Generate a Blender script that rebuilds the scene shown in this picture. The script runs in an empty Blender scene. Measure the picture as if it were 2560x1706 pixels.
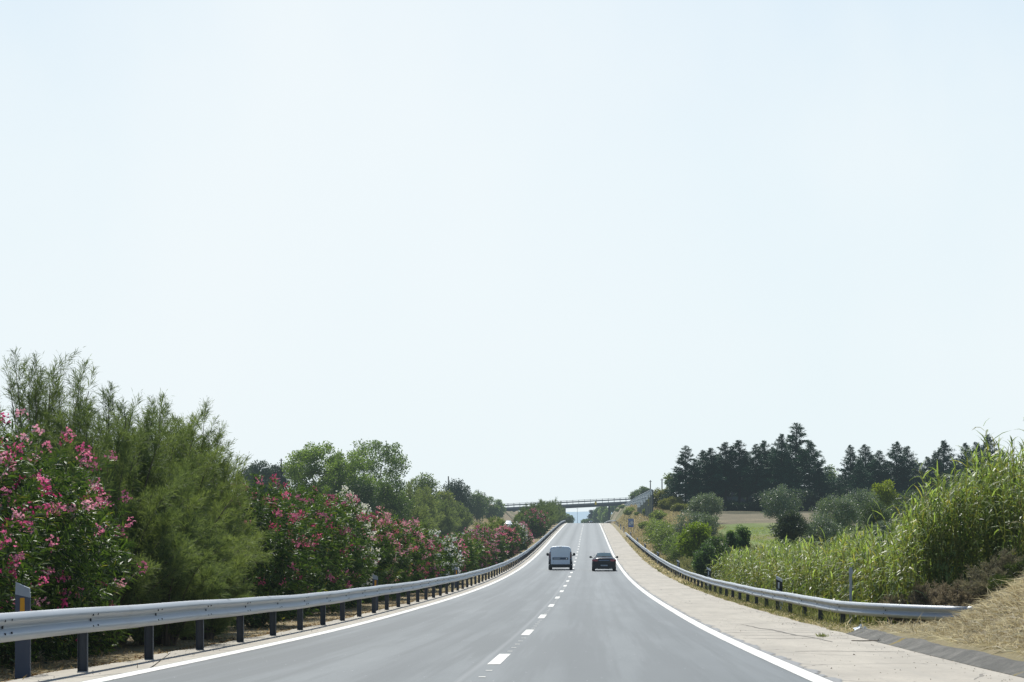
import bpy, bmesh, math, random
import numpy as np

S = bpy.context.scene
COL = S.collection
F, VX, HY, EYE = 5400.0, 1472.0, 1290.0, 1.2
R = math.radians

# ------------------------------------------------------------------ layout
def at(px, py, Y):
    return ((px - VX) * Y / F, Y, EYE + (HY - py) * Y / F)

def hermite(tab):
    xs = np.array([p[0] for p in tab], float); ys = np.array([p[1] for p in tab], float)
    d = np.diff(ys) / np.diff(xs)
    m = np.zeros_like(xs); m[0], m[-1] = d[0], d[-1]
    for i in range(1, len(xs) - 1):
        h0, h1 = xs[i] - xs[i-1], xs[i+1] - xs[i]
        m[i] = (d[i-1] * h1 + d[i] * h0) / (h0 + h1)
    def f(x):
        x = np.clip(np.asarray(x, float), xs[0], xs[-1])
        i = np.clip(np.searchsorted(xs, x) - 1, 0, len(xs) - 2)
        h = xs[i+1] - xs[i]; t = (x - xs[i]) / h
        return ((2*t**3 - 3*t**2 + 1) * ys[i] + (t**3 - 2*t**2 + t) * h * m[i]
                + (-2*t**3 + 3*t**2) * ys[i+1] + (t**3 - t**2) * h * m[i+1])
    return f

_road = hermite([(-120, 3.2), (-50, .72), (0, -1.06), (24, -1.83), (44.4, -2.40), (72.4, -3.01), (100.4, -3.51),
                 (128.4, -3.88), (156.4, -4.11), (184.4, -4.20), (212.4, -4.16), (240, -4.02), (268, -3.82),
                 (310, -3.45), (350, -3.10), (400, -2.70), (450, -2.30), (490, -2.03), (520, -1.91), (554, -1.885),
                 (600, -2.07), (700, -2.75), (800, -3.2), (970, -3.9), (1200, -5.3), (1600, -10), (2500, -22), (7500, -45)])
def road(Y): return _road(Y) + EYE
def rz(Y): return float(road(Y))
PL = hermite([(-150, 3), (0, -1.5), (100, -2.2), (180, -1.4), (260, .3), (400, 3.3), (600, 4.6), (800, 3.6), (1000, 2.5), (1500, -6), (7500, -40)])
PR = hermite([(-150, 3), (20, -2.2), (48, -3.0), (120, -2.4), (200, -1.1), (260, -.15), (330, .7), (450, 2.2), (620, 3.4), (800, 4.0), (1000, 1.5), (1500, -6), (7500, -40)])

def sm(a, b, x):
    t = np.clip((np.asarray(x, float) - a) / (b - a), 0, 1)
    return t * t * (3 - 2 * t)

def wav(X, Y):
    return (np.sin(X * .31 + Y * .17) * .5 + np.sin(X * .83 - Y * .41 + 1.3) * .3 + np.sin(X * 1.9 + Y * 1.27 + 2.1) * .2)

def ground(X, Y):
    X = np.asarray(X, float); Y = np.asarray(Y, float)
    r = road(Y)
    z = r - .12 + 0 * X
    # left: median, other carriageway, cut slope, plateau
    med = r - .04 - .12 * sm(-7, -11, X) + .05 * wav(X * 2, Y * 2) * sm(-6.5, -8, X)
    z = np.where(X < -6.35, med, z)
    z = np.where(X < -11.6, r - .5, z)
    pl = PL(Y) + EYE
    w = 1.3 * np.maximum(pl - r, 1.2)
    t = np.clip((-25 - X) / w, 0, 1); t = t * t * (3 - 2 * t) * .5 + t * .5
    left = (r - .45) * (1 - t) + pl * t + .25 * wav(X * .6, Y * .35) * sm(-25, -30, X)
    z = np.where(X < -24.6, left, z)
    # right: verge, near bank, low ground, field, cut slope
    pr = PR(Y) + EYE
    far = (r - .1) * (1 - sm(6.2, 12, X)) + pr * sm(6.2, 12, X) + .12 * wav(X * .5, Y * .3) * sm(7, 12, X)
    dip = -.35 * sm(6, 7.5, X) * (1 - sm(7.5, 10, X)) * (1 - sm(110, 150, Y))
    foot = 6.0 + 2.75 * sm(36.5, 46, Y) + .2 * sm(47, 55, Y)
    bank = r + .14 - .2 * sm(42.5, 46, Y) + np.minimum(.6 * np.maximum(X - foot, 0), 2.6 - .002 * X) + .06 * wav(X * 2.3, Y * 1.9) * sm(5.9, 7, X)
    a = 1 - sm(50, 57, Y)
    right = bank * a + (far + dip) * (1 - a)
    z = np.where(X > 5.55, right, z)
    z = np.where((X > 5.2) & (X <= 5.55), r - .03, z)
    return z
def gz(X, Y): return float(ground(X, Y))

# ------------------------------------------------------------------ materials
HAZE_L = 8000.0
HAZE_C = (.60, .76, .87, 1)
class NT:
    def __init__(s, m):
        m.use_nodes = True; s.t = m.node_tree; s.t.nodes.clear()
    def n(s, typ, ins=None, **kw):
        nd = s.t.nodes.new(typ)
        for k, v in kw.items(): setattr(nd, k, v)
        for k, v in (ins or {}).items():
            if isinstance(v, bpy.types.NodeSocket): s.t.links.new(v, nd.inputs[k])
            else: nd.inputs[k].default_value = v
        return nd
    def math(s, op, a, b=0.0, clamp=False):
        return s.n('ShaderNodeMath', {0: a, 1: b}, operation=op, use_clamp=clamp).outputs[0]
    def mix(s, f, a, b, blend='MIX'):
        nd = s.n('ShaderNodeMix', data_type='RGBA', blend_type=blend)
        for k, v in ((0, f), (6, a), (7, b)):
            if isinstance(v, bpy.types.NodeSocket): s.t.links.new(v, nd.inputs[k])
            else: nd.inputs[k].default_value = v
        return nd.outputs[2]
    def ramp(s, f, stops):
        nd = s.n('ShaderNodeValToRGB', {0: f}); e = nd.color_ramp.elements
        while len(e) < len(stops): e.new(.5)
        for el, (p, c) in zip(e, stops): el.position = p; el.color = c if len(c) == 4 else (*c, 1)
        return nd.outputs[0]
    def noise(s, vec, scale, detail=4, rough=.55):
        return s.n('ShaderNodeTexNoise', {'Vector': vec, 'Scale': scale, 'Detail': detail, 'Roughness': rough}).outputs[0]
    def pos(s): return s.n('ShaderNodeNewGeometry').outputs['Position']
    def obj(s): return s.n('ShaderNodeTexCoord').outputs['Object']
    def scaled(s, vec, sc):
        return s.n('ShaderNodeMapping', {'Vector': vec, 'Scale': sc}).outputs[0]
    def bump(s, h, strength=.3, dist=.02):
        return s.n('ShaderNodeBump', {'Height': h, 'Strength': strength, 'Distance': dist}).outputs[0]
    def pbsdf(s, **k):
        ins = {}
        for a, b in (('color', 'Base Color'), ('rough', 'Roughness'), ('metal', 'Metallic'), ('spec', 'Specular IOR Level'), ('normal', 'Normal'), ('alpha', 'Alpha'), ('trans', 'Transmission Weight'), ('coat', 'Coat Weight')):
            if a in k: ins[b] = k[a]
        return s.n('ShaderNodeBsdfPrincipled', ins).outputs[0]

def mat(name, build, haze=True):
    m = bpy.data.materials.new(name); t = NT(m); sh = build(t)
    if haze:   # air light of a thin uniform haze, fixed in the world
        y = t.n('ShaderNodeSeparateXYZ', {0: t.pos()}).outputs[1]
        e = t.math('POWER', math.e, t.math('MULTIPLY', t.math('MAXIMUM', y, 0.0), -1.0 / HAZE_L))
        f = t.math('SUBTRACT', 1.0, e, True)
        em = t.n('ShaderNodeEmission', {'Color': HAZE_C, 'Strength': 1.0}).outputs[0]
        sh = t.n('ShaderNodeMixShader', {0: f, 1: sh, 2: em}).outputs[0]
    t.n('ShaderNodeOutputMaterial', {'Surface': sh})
    return m

def c4(c): return (*c, 1) if len(c) == 3 else c
def plain(name, color, rough=.6, metal=0.0, spec=.4, var=.12, scale=6.0, bump=0.0):
    def b(t):
        n = t.noise(t.obj(), scale, 5)
        col = t.mix(t.math('MULTIPLY', n, 1.0), c4([x * (1 - var) for x in color]), c4([min(1, x * (1 + var)) for x in color]))
        k = dict(color=col, rough=rough, metal=metal, spec=spec)
        if bump: k['normal'] = t.bump(t.noise(t.obj(), scale * 8, 3), bump, .01)
        return t.pbsdf(**k)
    return mat(name, b)

def leafy(name, trans=.35, rough=.42, spec=.45, warm=(1.08, 1.22, .50)):
    def b(t):
        col = t.n('ShaderNodeAttribute', attribute_name='Col').outputs[0]
        rnd = t.n('ShaderNodeObjectInfo').outputs['Random']
        col = t.mix(1.0, col, t.ramp(rnd, [(0, (.82, .85, .88)), (1, (1.12, 1.1, 1.0))]), 'MULTIPLY')
        tc = t.mix(1.0, col, c4(warm), 'MULTIPLY')
        p = t.pbsdf(color=col, rough=rough, spec=spec)
        tr = t.n('ShaderNodeBsdfTranslucent', {'Color': tc}).outputs[0]
        return t.n('ShaderNodeMixShader', {0: trans, 1: p, 2: tr}).outputs[0]
    return mat(name, b)

M = {}
M['oleander_leaf'] = leafy('oleander_leaf', .36, .48, .30)
M['blossom'] = leafy('blossom_petal', .42, .6, .2, (1.1, 1, 1))
M['tamarisk'] = leafy('tamarisk_needles', .45, .6, .2)
M['leaf'] = leafy('broad_leaf', .50, .45, .35)
M['olive_leaf'] = leafy('olive_leaf', .25, .45, .4)
M['needle'] = leafy('conifer_needles', .15, .6, .25)
M['reed'] = leafy('reed_leaf', .45, .42, .28)
M['straw'] = leafy('dry_straw', .40, .6, .3, (1, 1, .9))
M['bark'] = plain('bark', (.12, .095, .07), .85, var=.35, scale=9, bump=.5)
M['dark_bark'] = plain('dark_bark', (.045, .04, .035), .9, var=.35, scale=9)
M['stem'] = plain('green_stem', (.13, .13, .06), .7, var=.3)

def b_asphalt(t):
    p = t.pos(); x, y = [t.n('ShaderNodeSeparateXYZ', {0: p}).outputs[i] for i in (0, 1)]
    fine = t.noise(p, 95, 3, .7); grain = t.noise(t.scaled(p, (1, .45, 1)), 24, 4, .75)
    big = t.noise(t.scaled(p, (.5, .05, .2)), 1.6, 6, .6)
    streak = t.noise(t.scaled(p, (1.7, .010, 1)), 1.8, 4)
    patch = t.noise(t.scaled(p, (.16, .05, 1)), 1.0, 2)
    base = t.mix(t.math('MULTIPLY', t.math('ADD', fine, grain), .5), (.028, .040, .044, 1), (.152, .173, .179, 1))
    base = t.mix(t.ramp(big, [(.40, (0,) * 3), (.64, (.60,) * 3)]), base, (.150, .168, .171, 1))
    base = t.mix(t.ramp(streak, [(.44, (0,) * 3), (.58, (.70,) * 3)]), base, (.050, .062, .066, 1))
    base = t.mix(t.ramp(patch, [(.52, (0,) * 3), (.545, (.30,) * 3)]), base, (.065, .08, .084, 1))
    # paler with distance: the grazing sky sheen is put into the colour
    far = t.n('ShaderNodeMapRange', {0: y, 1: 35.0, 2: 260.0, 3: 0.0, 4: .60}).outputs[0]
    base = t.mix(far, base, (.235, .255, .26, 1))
    seam = t.math('SUBTRACT', 1.0, t.math('MULTIPLY', t.math('ABSOLUTE', t.math('ADD', x, 1.44)), 16.0), True)
    base = t.mix(t.math('MULTIPLY', seam, .34), base, (.28, .29, .29, 1))
    ln = t.math('GREATER_THAN', x, -1.44)
    base = t.mix(t.math('MULTIPLY', ln, .18), base, (.17, .19, .195, 1))
    for c_, w_ in ((-4.25, .55), (-2.45, .55), (-.25, .42), (1.55, .42)):   # darker, polished wheel tracks
        d = t.math('MULTIPLY', t.math('ABSOLUTE', t.math('SUBTRACT', x, c_)), 1 / .62)
        k = t.math('SUBTRACT', 1.0, d, True)
        base = t.mix(t.math('MULTIPLY', k, w_), base, (.052, .065, .070, 1))
    vor = t.n('ShaderNodeTexVoronoi', {'Vector': p, 'Scale': 3.2}).outputs['Distance']
    base = t.mix(t.math('MULTIPLY', t.math('LESS_THAN', vor, .035), .85), base, (.85, .87, .86, 1))
    cr = t.n('ShaderNodeTexVoronoi', {'Vector': t.mix(.06, p, t.n('ShaderNodeTexNoise', {'Vector': p, 'Scale': 1.5}).outputs[1]), 'Scale': .16}, feature='DISTANCE_TO_EDGE').outputs[0]
    lim = t.ramp(t.noise(p, .09, 2), [(.54, (0,) * 3), (.60, (.004,) * 3)])
    base = t.mix(t.math('MULTIPLY', t.math('LESS_THAN', cr, lim), .6), base, (.045, .052, .055, 1))
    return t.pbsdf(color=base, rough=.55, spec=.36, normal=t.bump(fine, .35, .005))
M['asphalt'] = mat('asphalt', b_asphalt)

def b_shoulder(t):
    p = t.pos()
    fine = t.noise(p, 60, 4, .7); grain = t.noise(p, 17, 4, .75); big = t.noise(t.scaled(p, (.9, .22, 1)), 1.0, 7, .68)
    c = t.mix(t.math('MULTIPLY', t.math('ADD', fine, grain), .5), (.27, .247, .20, 1), (.67, .615, .52, 1))
    c = t.mix(t.ramp(big, [(.33, (.75,) * 3), (.60, (0,) * 3)]), c, (.34, .312, .262, 1))
    spots = t.noise(p, 6, 4, .6)
    c = t.mix(t.ramp(spots, [(.62, (0,) * 3), (.70, (.6,) * 3)]), c, (.23, .215, .185, 1))
    streak = t.noise(t.scaled(p, (3.2, .03, 1)), 1.3, 4)
    c = t.mix(t.ramp(streak, [(.52, (0,) * 3), (.70, (.45,) * 3)]), c, (.37, .345, .295, 1))
    q = t.n('ShaderNodeTexNoise', {'Vector': p, 'Scale': 1.1, 'Detail': 4}).outputs[1]
    cr = t.n('ShaderNodeTexVoronoi', {'Vector': t.mix(.14, t.scaled(p, (.55, .35, 1)), q), 'Scale': .8}, feature='DISTANCE_TO_EDGE').outputs[0]
    c = t.mix(t.math('MULTIPLY', t.math('LESS_THAN', cr, t.ramp(t.noise(p, .35, 2), [(.48, (0,) * 3), (.60, (.010,) * 3)])), .7), c, (.15, .14, .12, 1))
    return t.pbsdf(color=c, rough=.85, spec=.25, normal=t.bump(grain, .5, .012))
M['shoulder'] = mat('pale_shoulder', b_shoulder)

def b_stain(t):
    p = t.pos(); x = t.n('ShaderNodeSeparateXYZ', {0: p}).outputs[0]
    n = t.noise(t.scaled(p, (1, .35, 1)), 2.6, 6, .65)
    lim = t.math('ADD', t.math('MULTIPLY', t.math('SUBTRACT', x, 2.6), 1.35), .27)
    a = t.math('GREATER_THAN', n, lim)
    fine = t.noise(p, 70, 3, .7)
    c = t.mix(fine, (.19, .20, .20, 1), (.30, .30, .295, 1))
    sh = t.pbsdf(color=c, rough=.7, spec=.3)
    tr = t.n('ShaderNodeBsdfTransparent').outputs[0]
    return t.n('ShaderNodeMixShader', {0: a, 1: tr, 2: sh}).outputs[0]
M['stain'] = mat('ragged_asphalt_edge', b_stain, False)

def b_paint(t):
    p = t.pos(); n = t.noise(p, 25, 5, .7); w = t.noise(t.scaled(p, (2.5, .25, 1)), 3, 6, .7); chip = t.noise(p, 14, 6, .8)
    c = t.mix(n, (.66, .65, .59, 1), (.84, .83, .77, 1))
    c = t.mix(t.ramp(w, [(.50, (0,) * 3), (.72, (.55,) * 3)]), c, (.42, .42, .385, 1))
    c = t.mix(t.ramp(chip, [(.60, (0,) * 3), (.66, (.75,) * 3)]), c, (.17, .18, .18, 1))
    return t.pbsdf(color=c, rough=.65, spec=.3)
M['paint'] = mat('road_paint', b_paint)
M['crack'] = plain('crack_filler', (.17, .155, .13), .8)

def b_ground(t):
    p = t.pos()
    col = t.n('ShaderNodeAttribute', attribute_name='Col').outputs[0]
    n1 = t.noise(p, .9, 6, .65); n2 = t.noise(p, 11, 5, .7); n3 = t.noise(t.scaled(p, (1, .3, 1)), .25, 5)
    c = t.mix(t.math('MULTIPLY', n2, .9), t.mix(1.0, col, (.55, .55, .55, 1), 'MULTIPLY'), t.mix(1.0, col, (1.45, 1.42, 1.35, 1), 'MULTIPLY'))
    c = t.mix(t.ramp(n1, [(.48, (0,) * 3), (.66, (.5,) * 3)]), c, t.mix(1.0, col, (.55, .68, .48, 1), 'MULTIPLY'))
    c = t.mix(t.ramp(n3, [(.45, (0,) * 3), (.7, (.35,) * 3)]), c, (.36, .29, .18, 1))
    return t.pbsdf(color=c, rough=.9, spec=.15, normal=t.bump(n2, .8, .08))
M['ground'] = mat('ground', b_ground)

def b_hill(t):
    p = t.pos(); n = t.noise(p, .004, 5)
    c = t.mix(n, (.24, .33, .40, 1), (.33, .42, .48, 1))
    return t.pbsdf(color=c, rough=1.0, spec=0.0)
M['hill'] = mat('far_hills', b_hill)

def b_galv(t):
    o = t.pos(); n = t.noise(t.scaled(o, (1, .35, 5)), 1.7, 6, .6); f = t.noise(o, 18, 4)
    c = t.mix(n, (.30, .33, .35, 1), (.47, .50, .52, 1))
    c = t.mix(t.math('MULTIPLY', f, .18), c, (.26, .27, .27, 1))
    d = t.noise(t.scaled(o, (1, .8, .7)), 1.1, 6, .7)
    c = t.mix(t.ramp(d, [(.56, (0,) * 3), (.75, (.4,) * 3)]), c, (.22, .205, .18, 1))
    return t.pbsdf(color=c, rough=t.math('ADD', .36, t.math('MULTIPLY', n, .22)), metal=.25, spec=.5)
M['galv'] = mat('galvanised_steel', b_galv)
M['post'] = plain('weathered_steel_post', (.075, .085, .10), .6, .3, var=.25, scale=5)
M['bolt'] = plain('dark_bolt', (.02, .022, .025), .6)

def b_conc(t):
    p = t.pos(); n = t.noise(t.scaled(p, (1, 1, 3)), 1.6, 7, .7); f = t.noise(p, 40, 4, .7)
    c = t.mix(f, (.15, .146, .13, 1), (.36, .345, .30, 1))
    c = t.mix(t.ramp(n, [(.42, (.75,) * 3), (.62, (0,) * 3)]), c, (.13, .128, .115, 1))
    m = t.noise(p, .8, 4)
    c = t.mix(t.ramp(m, [(.66, (0,) * 3), (.70, (.8,) * 3)]), c, (.34, .26, .06, 1))
    return t.pbsdf(color=c, rough=.85, spec=.2, normal=t.bump(f, 1.0, .04))
M['gutter'] = mat('stained_concrete', b_conc)
M['concrete'] = plain('bridge_concrete', (.125, .14, .145), .8, var=.2, scale=.6)
M['concrete_dark'] = plain('dark_girder_concrete', (.05, .065, .072), .9, var=.2, scale=.6)
M['rail_dark'] = plain('dark_railing', (.035, .06, .07), .6)
M['yellow'] = plain('yellow_sign', (.75, .52, .03), .5)
M['blue'] = plain('sign_blue', (.025, .10, .38), .4, var=.05)
M['white'] = plain('white_plate', (.62, .65, .68), .45, var=.04)
M['pale'] = plain('sign_pale_face', (.52, .58, .66), .45, var=.04)
M['black'] = plain('black_plastic', (.012, .013, .015), .45, var=.1)
M['tyre'] = plain('tyre_rubber', (.016, .016, .017), .8)
M['rim'] = plain('wheel_rim', (.35, .36, .37), .35, .8)
M['van_white'] = mat('van_white_paint', lambda t: t.pbsdf(color=t.mix(t.noise(t.obj(), 1.5, 4), (.70, .75, .79, 1), (.78, .82, .85, 1)), rough=.28, spec=.5, coat=.5))
M['car_dark'] = mat('dark_blue_paint', lambda t: t.pbsdf(color=t.mix(t.noise(t.obj(), 1.5, 4), (.004, .008, .014, 1), (.008, .014, .022, 1)), rough=.28, spec=.3, coat=.15))
M['car_white'] = mat('car_white_paint', lambda t: t.pbsdf(color=t.mix(t.noise(t.obj(), 1.5, 4), (.70, .71, .72, 1), (.8, .8, .8, 1)), rough=.25, spec=.5, coat=.6))
M['glass'] = mat('tinted_glass', lambda t: t.pbsdf(color=t.mix(t.noise(t.obj(), 3, 3), (.045, .075, .075, 1), (.10, .14, .135, 1)), rough=.06, spec=.8))
M['red'] = mat('tail_light_red', lambda t: t.pbsdf(color=t.mix(t.noise(t.obj(), 9, 2), (.25, .018, .022, 1), (.42, .05, .05, 1)), rough=.2, spec=.6))
M['red_dark'] = mat('tail_light_dark_red', lambda t: t.pbsdf(color=t.mix(t.noise(t.obj(), 9, 2), (.06, .008, .016, 1), (.14, .02, .03, 1)), rough=.2, spec=.6))
M['chrome'] = plain('chrome', (.55, .57, .6), .2, .9, var=.05)
M['plate_grey'] = plain('number_plate', (.30, .33, .36), .5)
M['amber'] = plain('amber_reflector', (.72, .33, .012), .35, var=.1)
M['marker_grey'] = plain('marker_grey', (.075, .09, .125), .55)
M['marker_cap'] = plain('marker_cap', (.36, .40, .44), .5)
M['terracotta'] = plain('terracotta_tiles', (.36, .21, .13), .8, var=.35, scale=2.5)
M['render'] = plain('grey_render', (.075, .075, .08), .85, var=.2, scale=1.2)
M['wood_pole'] = plain('wooden_pole', (.14, .12, .10), .85, var=.2)
def b_panel(t):
    o = t.obj(); n = t.noise(t.scaled(o, (1, 1, 2)), 1.4, 5)
    c = t.mix(n, (.075, .09, .08, 1), (.125, .14, .115, 1))
    return t.pbsdf(color=c, rough=1.0, spec=0.0)
M['barrier_panel'] = mat('barrier_panel', b_panel)
M['barrier_light'] = plain('barrier_light_panel', (.30, .35, .36), .9, 0.0, .05, var=.15, scale=2)
M['litter'] = plain('white_litter', (.62, .68, .72), .5)
M['twig'] = plain('dead_twig', (.30, .25, .19), .8)

# ------------------------------------------------------------------ object helpers
def tag(o, label=None, cat=None, group=None, kind=None):
    for k, v in (('label', label), ('category', cat), ('group', group), ('kind', kind)):
        if v: o[k] = v
    return o

def thing(name, label, cat, loc=(0, 0, 0), rot=0.0, group=None):
    o = bpy.data.objects.new(name, None); COL.objects.link(o)
    o.location = loc; o.rotation_euler = (0, 0, rot); o.empty_display_size = .3
    return tag(o, label, cat, group)

def link(name, me, parent=None):
    o = bpy.data.objects.new(name, me); COL.objects.link(o)
    if parent: o.parent = parent
    return o

def dup(root, loc, rot=0.0, label=None, scale=1.0, group=None):
    r = root.copy(); COL.objects.link(r)
    r.location = loc; r.rotation_euler = (0, 0, rot)
    r.scale = (scale,) * 3 if not isinstance(scale, tuple) else scale
    if label: r['label'] = label
    if group: r['group'] = group
    for ch in list(root.children):
        c = ch.copy(); COL.objects.link(c); c.parent = r
        for g in list(ch.children):
            d = g.copy(); COL.objects.link(d); d.parent = c
    return r

class MB:
    def __init__(s): s.v = []; s.f = []
    def grid(s, rows, close=False, caps=False):
        b = len(s.v); n = len(rows[0])
        for r in rows: s.v += [tuple(p) for p in r]
        m = n if close else n - 1
        for i in range(len(rows) - 1):
            for j in range(m):
                k = (j + 1) % n
                s.f.append((b + i*n + j, b + i*n + k, b + (i+1)*n + k, b + (i+1)*n + j))
        if caps:
            s.f.append(tuple(b + j for j in range(n))[::-1])
            e = b + (len(rows) - 1) * n
            s.f.append(tuple(e + j for j in range(n)))
        return s
    def box(s, x0, x1, y0, y1, z0, z1, bev=0.0):
        if bev <= 0:
            b = len(s.v)
            s.v += [(x, y, z) for z in (z0, z1) for y in (y0, y1) for x in (x0, x1)]
            s.f += [tuple(b + i for i in q) for q in ((0, 2, 3, 1), (4, 5, 7, 6), (0, 1, 5, 4), (2, 6, 7, 3), (0, 4, 6, 2), (1, 3, 7, 5))]
            return s
        bm = bmesh.new(); bmesh.ops.create_cube(bm, size=1)
        for v in bm.verts:
            v.co = ((x0 + x1) / 2 + v.co.x * (x1 - x0), (y0 + y1) / 2 + v.co.y * (y1 - y0), (z0 + z1) / 2 + v.co.z * (z1 - z0))
        bmesh.ops.bevel(bm, geom=bm.edges[:], offset=bev, segments=2, affect='EDGES')
        b = len(s.v); bm.verts.index_update()
        s.v += [tuple(v.co) for v in bm.verts]; s.f += [tuple(b + v.index for v in f.verts) for f in bm.faces]
        bm.free(); return s
    def tube(s, pts, rad, n=6):
        pts = [np.array(p, float) for p in pts]
        if not hasattr(rad, '__len__'): rad = [rad] * len(pts)
        rows = []
        for i, p in enumerate(pts):
            d = pts[min(i + 1, len(pts) - 1)] - pts[max(i - 1, 0)]; d /= (np.linalg.norm(d) + 1e-9)
            u = np.cross(d, (0, 0, 1) if abs(d[2]) < .95 else (1, 0, 0)); u /= np.linalg.norm(u); w = np.cross(d, u)
            rows.append([p + rad[i] * (math.cos(a) * u + math.sin(a) * w) for a in [2 * math.pi * k / n for k in range(n)]])
        return s.grid(rows, True, True)
    def quad(s, a, b, c, d):
        k = len(s.v); s.v += [tuple(a), tuple(b), tuple(c), tuple(d)]; s.f.append((k, k+1, k+2, k+3)); return s
    def poly(s, pts):
        k = len(s.v); s.v += [tuple(p) for p in pts]; s.f.append(tuple(range(k, k + len(pts)))); return s
    def mesh(s, name, m, smooth=False):
        me = bpy.data.meshes.new(name); me.from_pydata([tuple(map(float, p)) for p in s.v], [], s.f); me.update()
        if m: me.materials.append(m)
        bm = bmesh.new(); bm.from_mesh(me); bmesh.ops.recalc_face_normals(bm, faces=bm.faces[:]); bm.to_mesh(me); bm.free()
        if smooth: me.polygons.foreach_set('use_smooth', [True] * len(me.polygons))
        return me
    def build(s, name, m, parent=None, smooth=False, kind=None):
        o = link(name, s.mesh(name, m, smooth), parent)
        if kind: o['kind'] = kind
        return o

def quad_mesh(name, V, colr, m):
    """V (n,4,3) quads, colr (n,3) -> mesh with a colour attribute"""
    V = np.asarray(V, np.float32); n = len(V)
    me = bpy.data.meshes.new(name)
    me.vertices.add(n * 4); me.vertices.foreach_set('co', V.reshape(-1))
    me.loops.add(n * 4); me.loops.foreach_set('vertex_index', np.arange(n * 4, dtype=np.int32))
    me.polygons.add(n); me.polygons.foreach_set('loop_start', np.arange(0, n * 4, 4, dtype=np.int32))
    a = me.attributes.new('Col', 'FLOAT_COLOR', 'POINT')
    c = np.ones((n, 4, 4), np.float32); c[:, :, :3] = np.clip(np.asarray(colr, np.float32), 0, 1)[:, None, :]
    a.data.foreach_set('color', c.reshape(-1))
    me.materials.append(m); me.update(calc_edges=True); me.validate()
    return me

def nrm(a): return a / (np.linalg.norm(a, axis=-1, keepdims=True) + 1e-9)
def leaf_quads(P, D, L, W, rng, bend=.0):
    """rhombus leaves at P along D"""
    n = len(P); D = nrm(D)
    rv = nrm(rng.normal(size=(n, 3))); s = nrm(np.cross(D, rv))
    L = np.broadcast_to(L, (n,))[:, None]; W = np.broadcast_to(W, (n,))[:, None]
    mid = P + D * L * .45
    tip = P + D * L; tip[:, 2] -= bend * L[:, 0]
    return np.stack([P, mid + s * W * .5, tip, mid - s * W * .5], 1)

def mixc(a, b, t): t = np.asarray(t)[:, None]; return np.asarray(a) * (1 - t) + np.asarray(b) * t

# ------------------------------------------------------------------ plant meshes
def sphere_dirs(n, rng, zmin=-.8):
    d = nrm(rng.normal(size=(n * 3, 3))); d = d[d[:, 2] > zmin][:n]
    return d

def oleander_meshes(seed, rx, ry, h, stems, per, lL, lW, frac, pal, fl=.05, fpc=9, green=((.014, .036, .014), (.16, .235, .055))):
    rng = np.random.default_rng(seed)
    d = sphere_dirs(stems, rng, -.85); stems = len(d)
    lob = rng.normal(size=(7, 3)); lob = nrm(lob)
    bulge = 1 + .16 * np.max(np.maximum(d @ lob.T, 0) ** 6, axis=1) - .10 * np.maximum(d @ -lob[:3].T, 0).max(1) ** 4
    u = rng.random(stems) ** .28 * bulge
    tip = d * u[:, None] * np.array([rx, ry, h * .52]) + np.array([0, 0, h * .49])
    tip[:, 2] = np.maximum(tip[:, 2], .12)
    sd = nrm(d * np.array([.9, .9, .5]) + np.array([0, 0, .75]) + rng.normal(size=(stems, 3)) * .22)
    t = rng.random((stems, per)) * (.65 + .25 * rng.random((stems, 1)))
    P = tip[:, None, :] - sd[:, None, :] * t[..., None]
    side = rng.normal(size=(stems, per, 3)); side -= (side * sd[:, None, :]).sum(-1, keepdims=True) * sd[:, None, :]
    side = nrm(side)
    D = nrm(sd[:, None, :] * (.75 - .8 * t[..., None]) + side * .75 + np.array([0, 0, -.05]))
    P = P.reshape(-1, 3); D = D.reshape(-1, 3); n = len(P)
    V = leaf_quads(P, D, lL * (.7 + .5 * rng.random(n)), lW * (.8 + .4 * rng.random(n)), rng, .12)
    k = np.clip(rng.random(n) * .9 + (.25 - t.reshape(-1)) * .5, 0, 1)  # leaves deeper in the bush are darker: interior shade put into the colour
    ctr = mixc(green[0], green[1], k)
    yel = rng.random(n) < .025; ctr[yel] = (.30, .27, .06)
    leaf = quad_mesh('oleander_foliage', V, ctr, M['oleander_leaf'])
    # blossoms
    out = (u > .62) & (tip[:, 2] > .25)
    w = rng.random(stems) < frac * (.60 + .95 * np.clip(tip[:, 2] / h, 0, 1))
    idx = np.where(out & w)[0]; blos = None
    if len(idx):
        cp = tip[idx] + sd[idx] * .06; m = len(idx)
        q = np.repeat(cp, fpc, 0) + rng.normal(size=(m * fpc, 3)) * np.array([.058, .058, .05]) * (fl / .044) ** .8
        pc = np.array(pal)[rng.integers(0, len(pal), m)]
        pc = np.repeat(pc, fpc, 0) * (.75 + .5 * rng.random((m * fpc, 1)))
        q3 = np.repeat(q, 3, 0); nn = len(q3)
        V = leaf_quads(q3, rng.normal(size=(nn, 3)), fl * (.8 + .5 * rng.random(nn)), fl * (.7 + .4 * rng.random(nn)), rng)
        blos = quad_mesh('oleander_blossoms', V, np.repeat(pc, 3, 0), M['blossom'])
    b = MB()
    for i in rng.choice(stems, min(26, stems), replace=False):
        p0 = np.array([tip[i, 0] * .12, tip[i, 1] * .12, -.05]); p2 = tip[i]
        p1 = p0 * .45 + p2 * .55 + np.array([-.1 * p2[0], -.1 * p2[1], .12 * h * .3])
        b.tube([p0, p1, p2], [.022, .016, .007], 5)
    return leaf, blos, b.mesh('oleander_stems', M['stem'], True)

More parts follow.
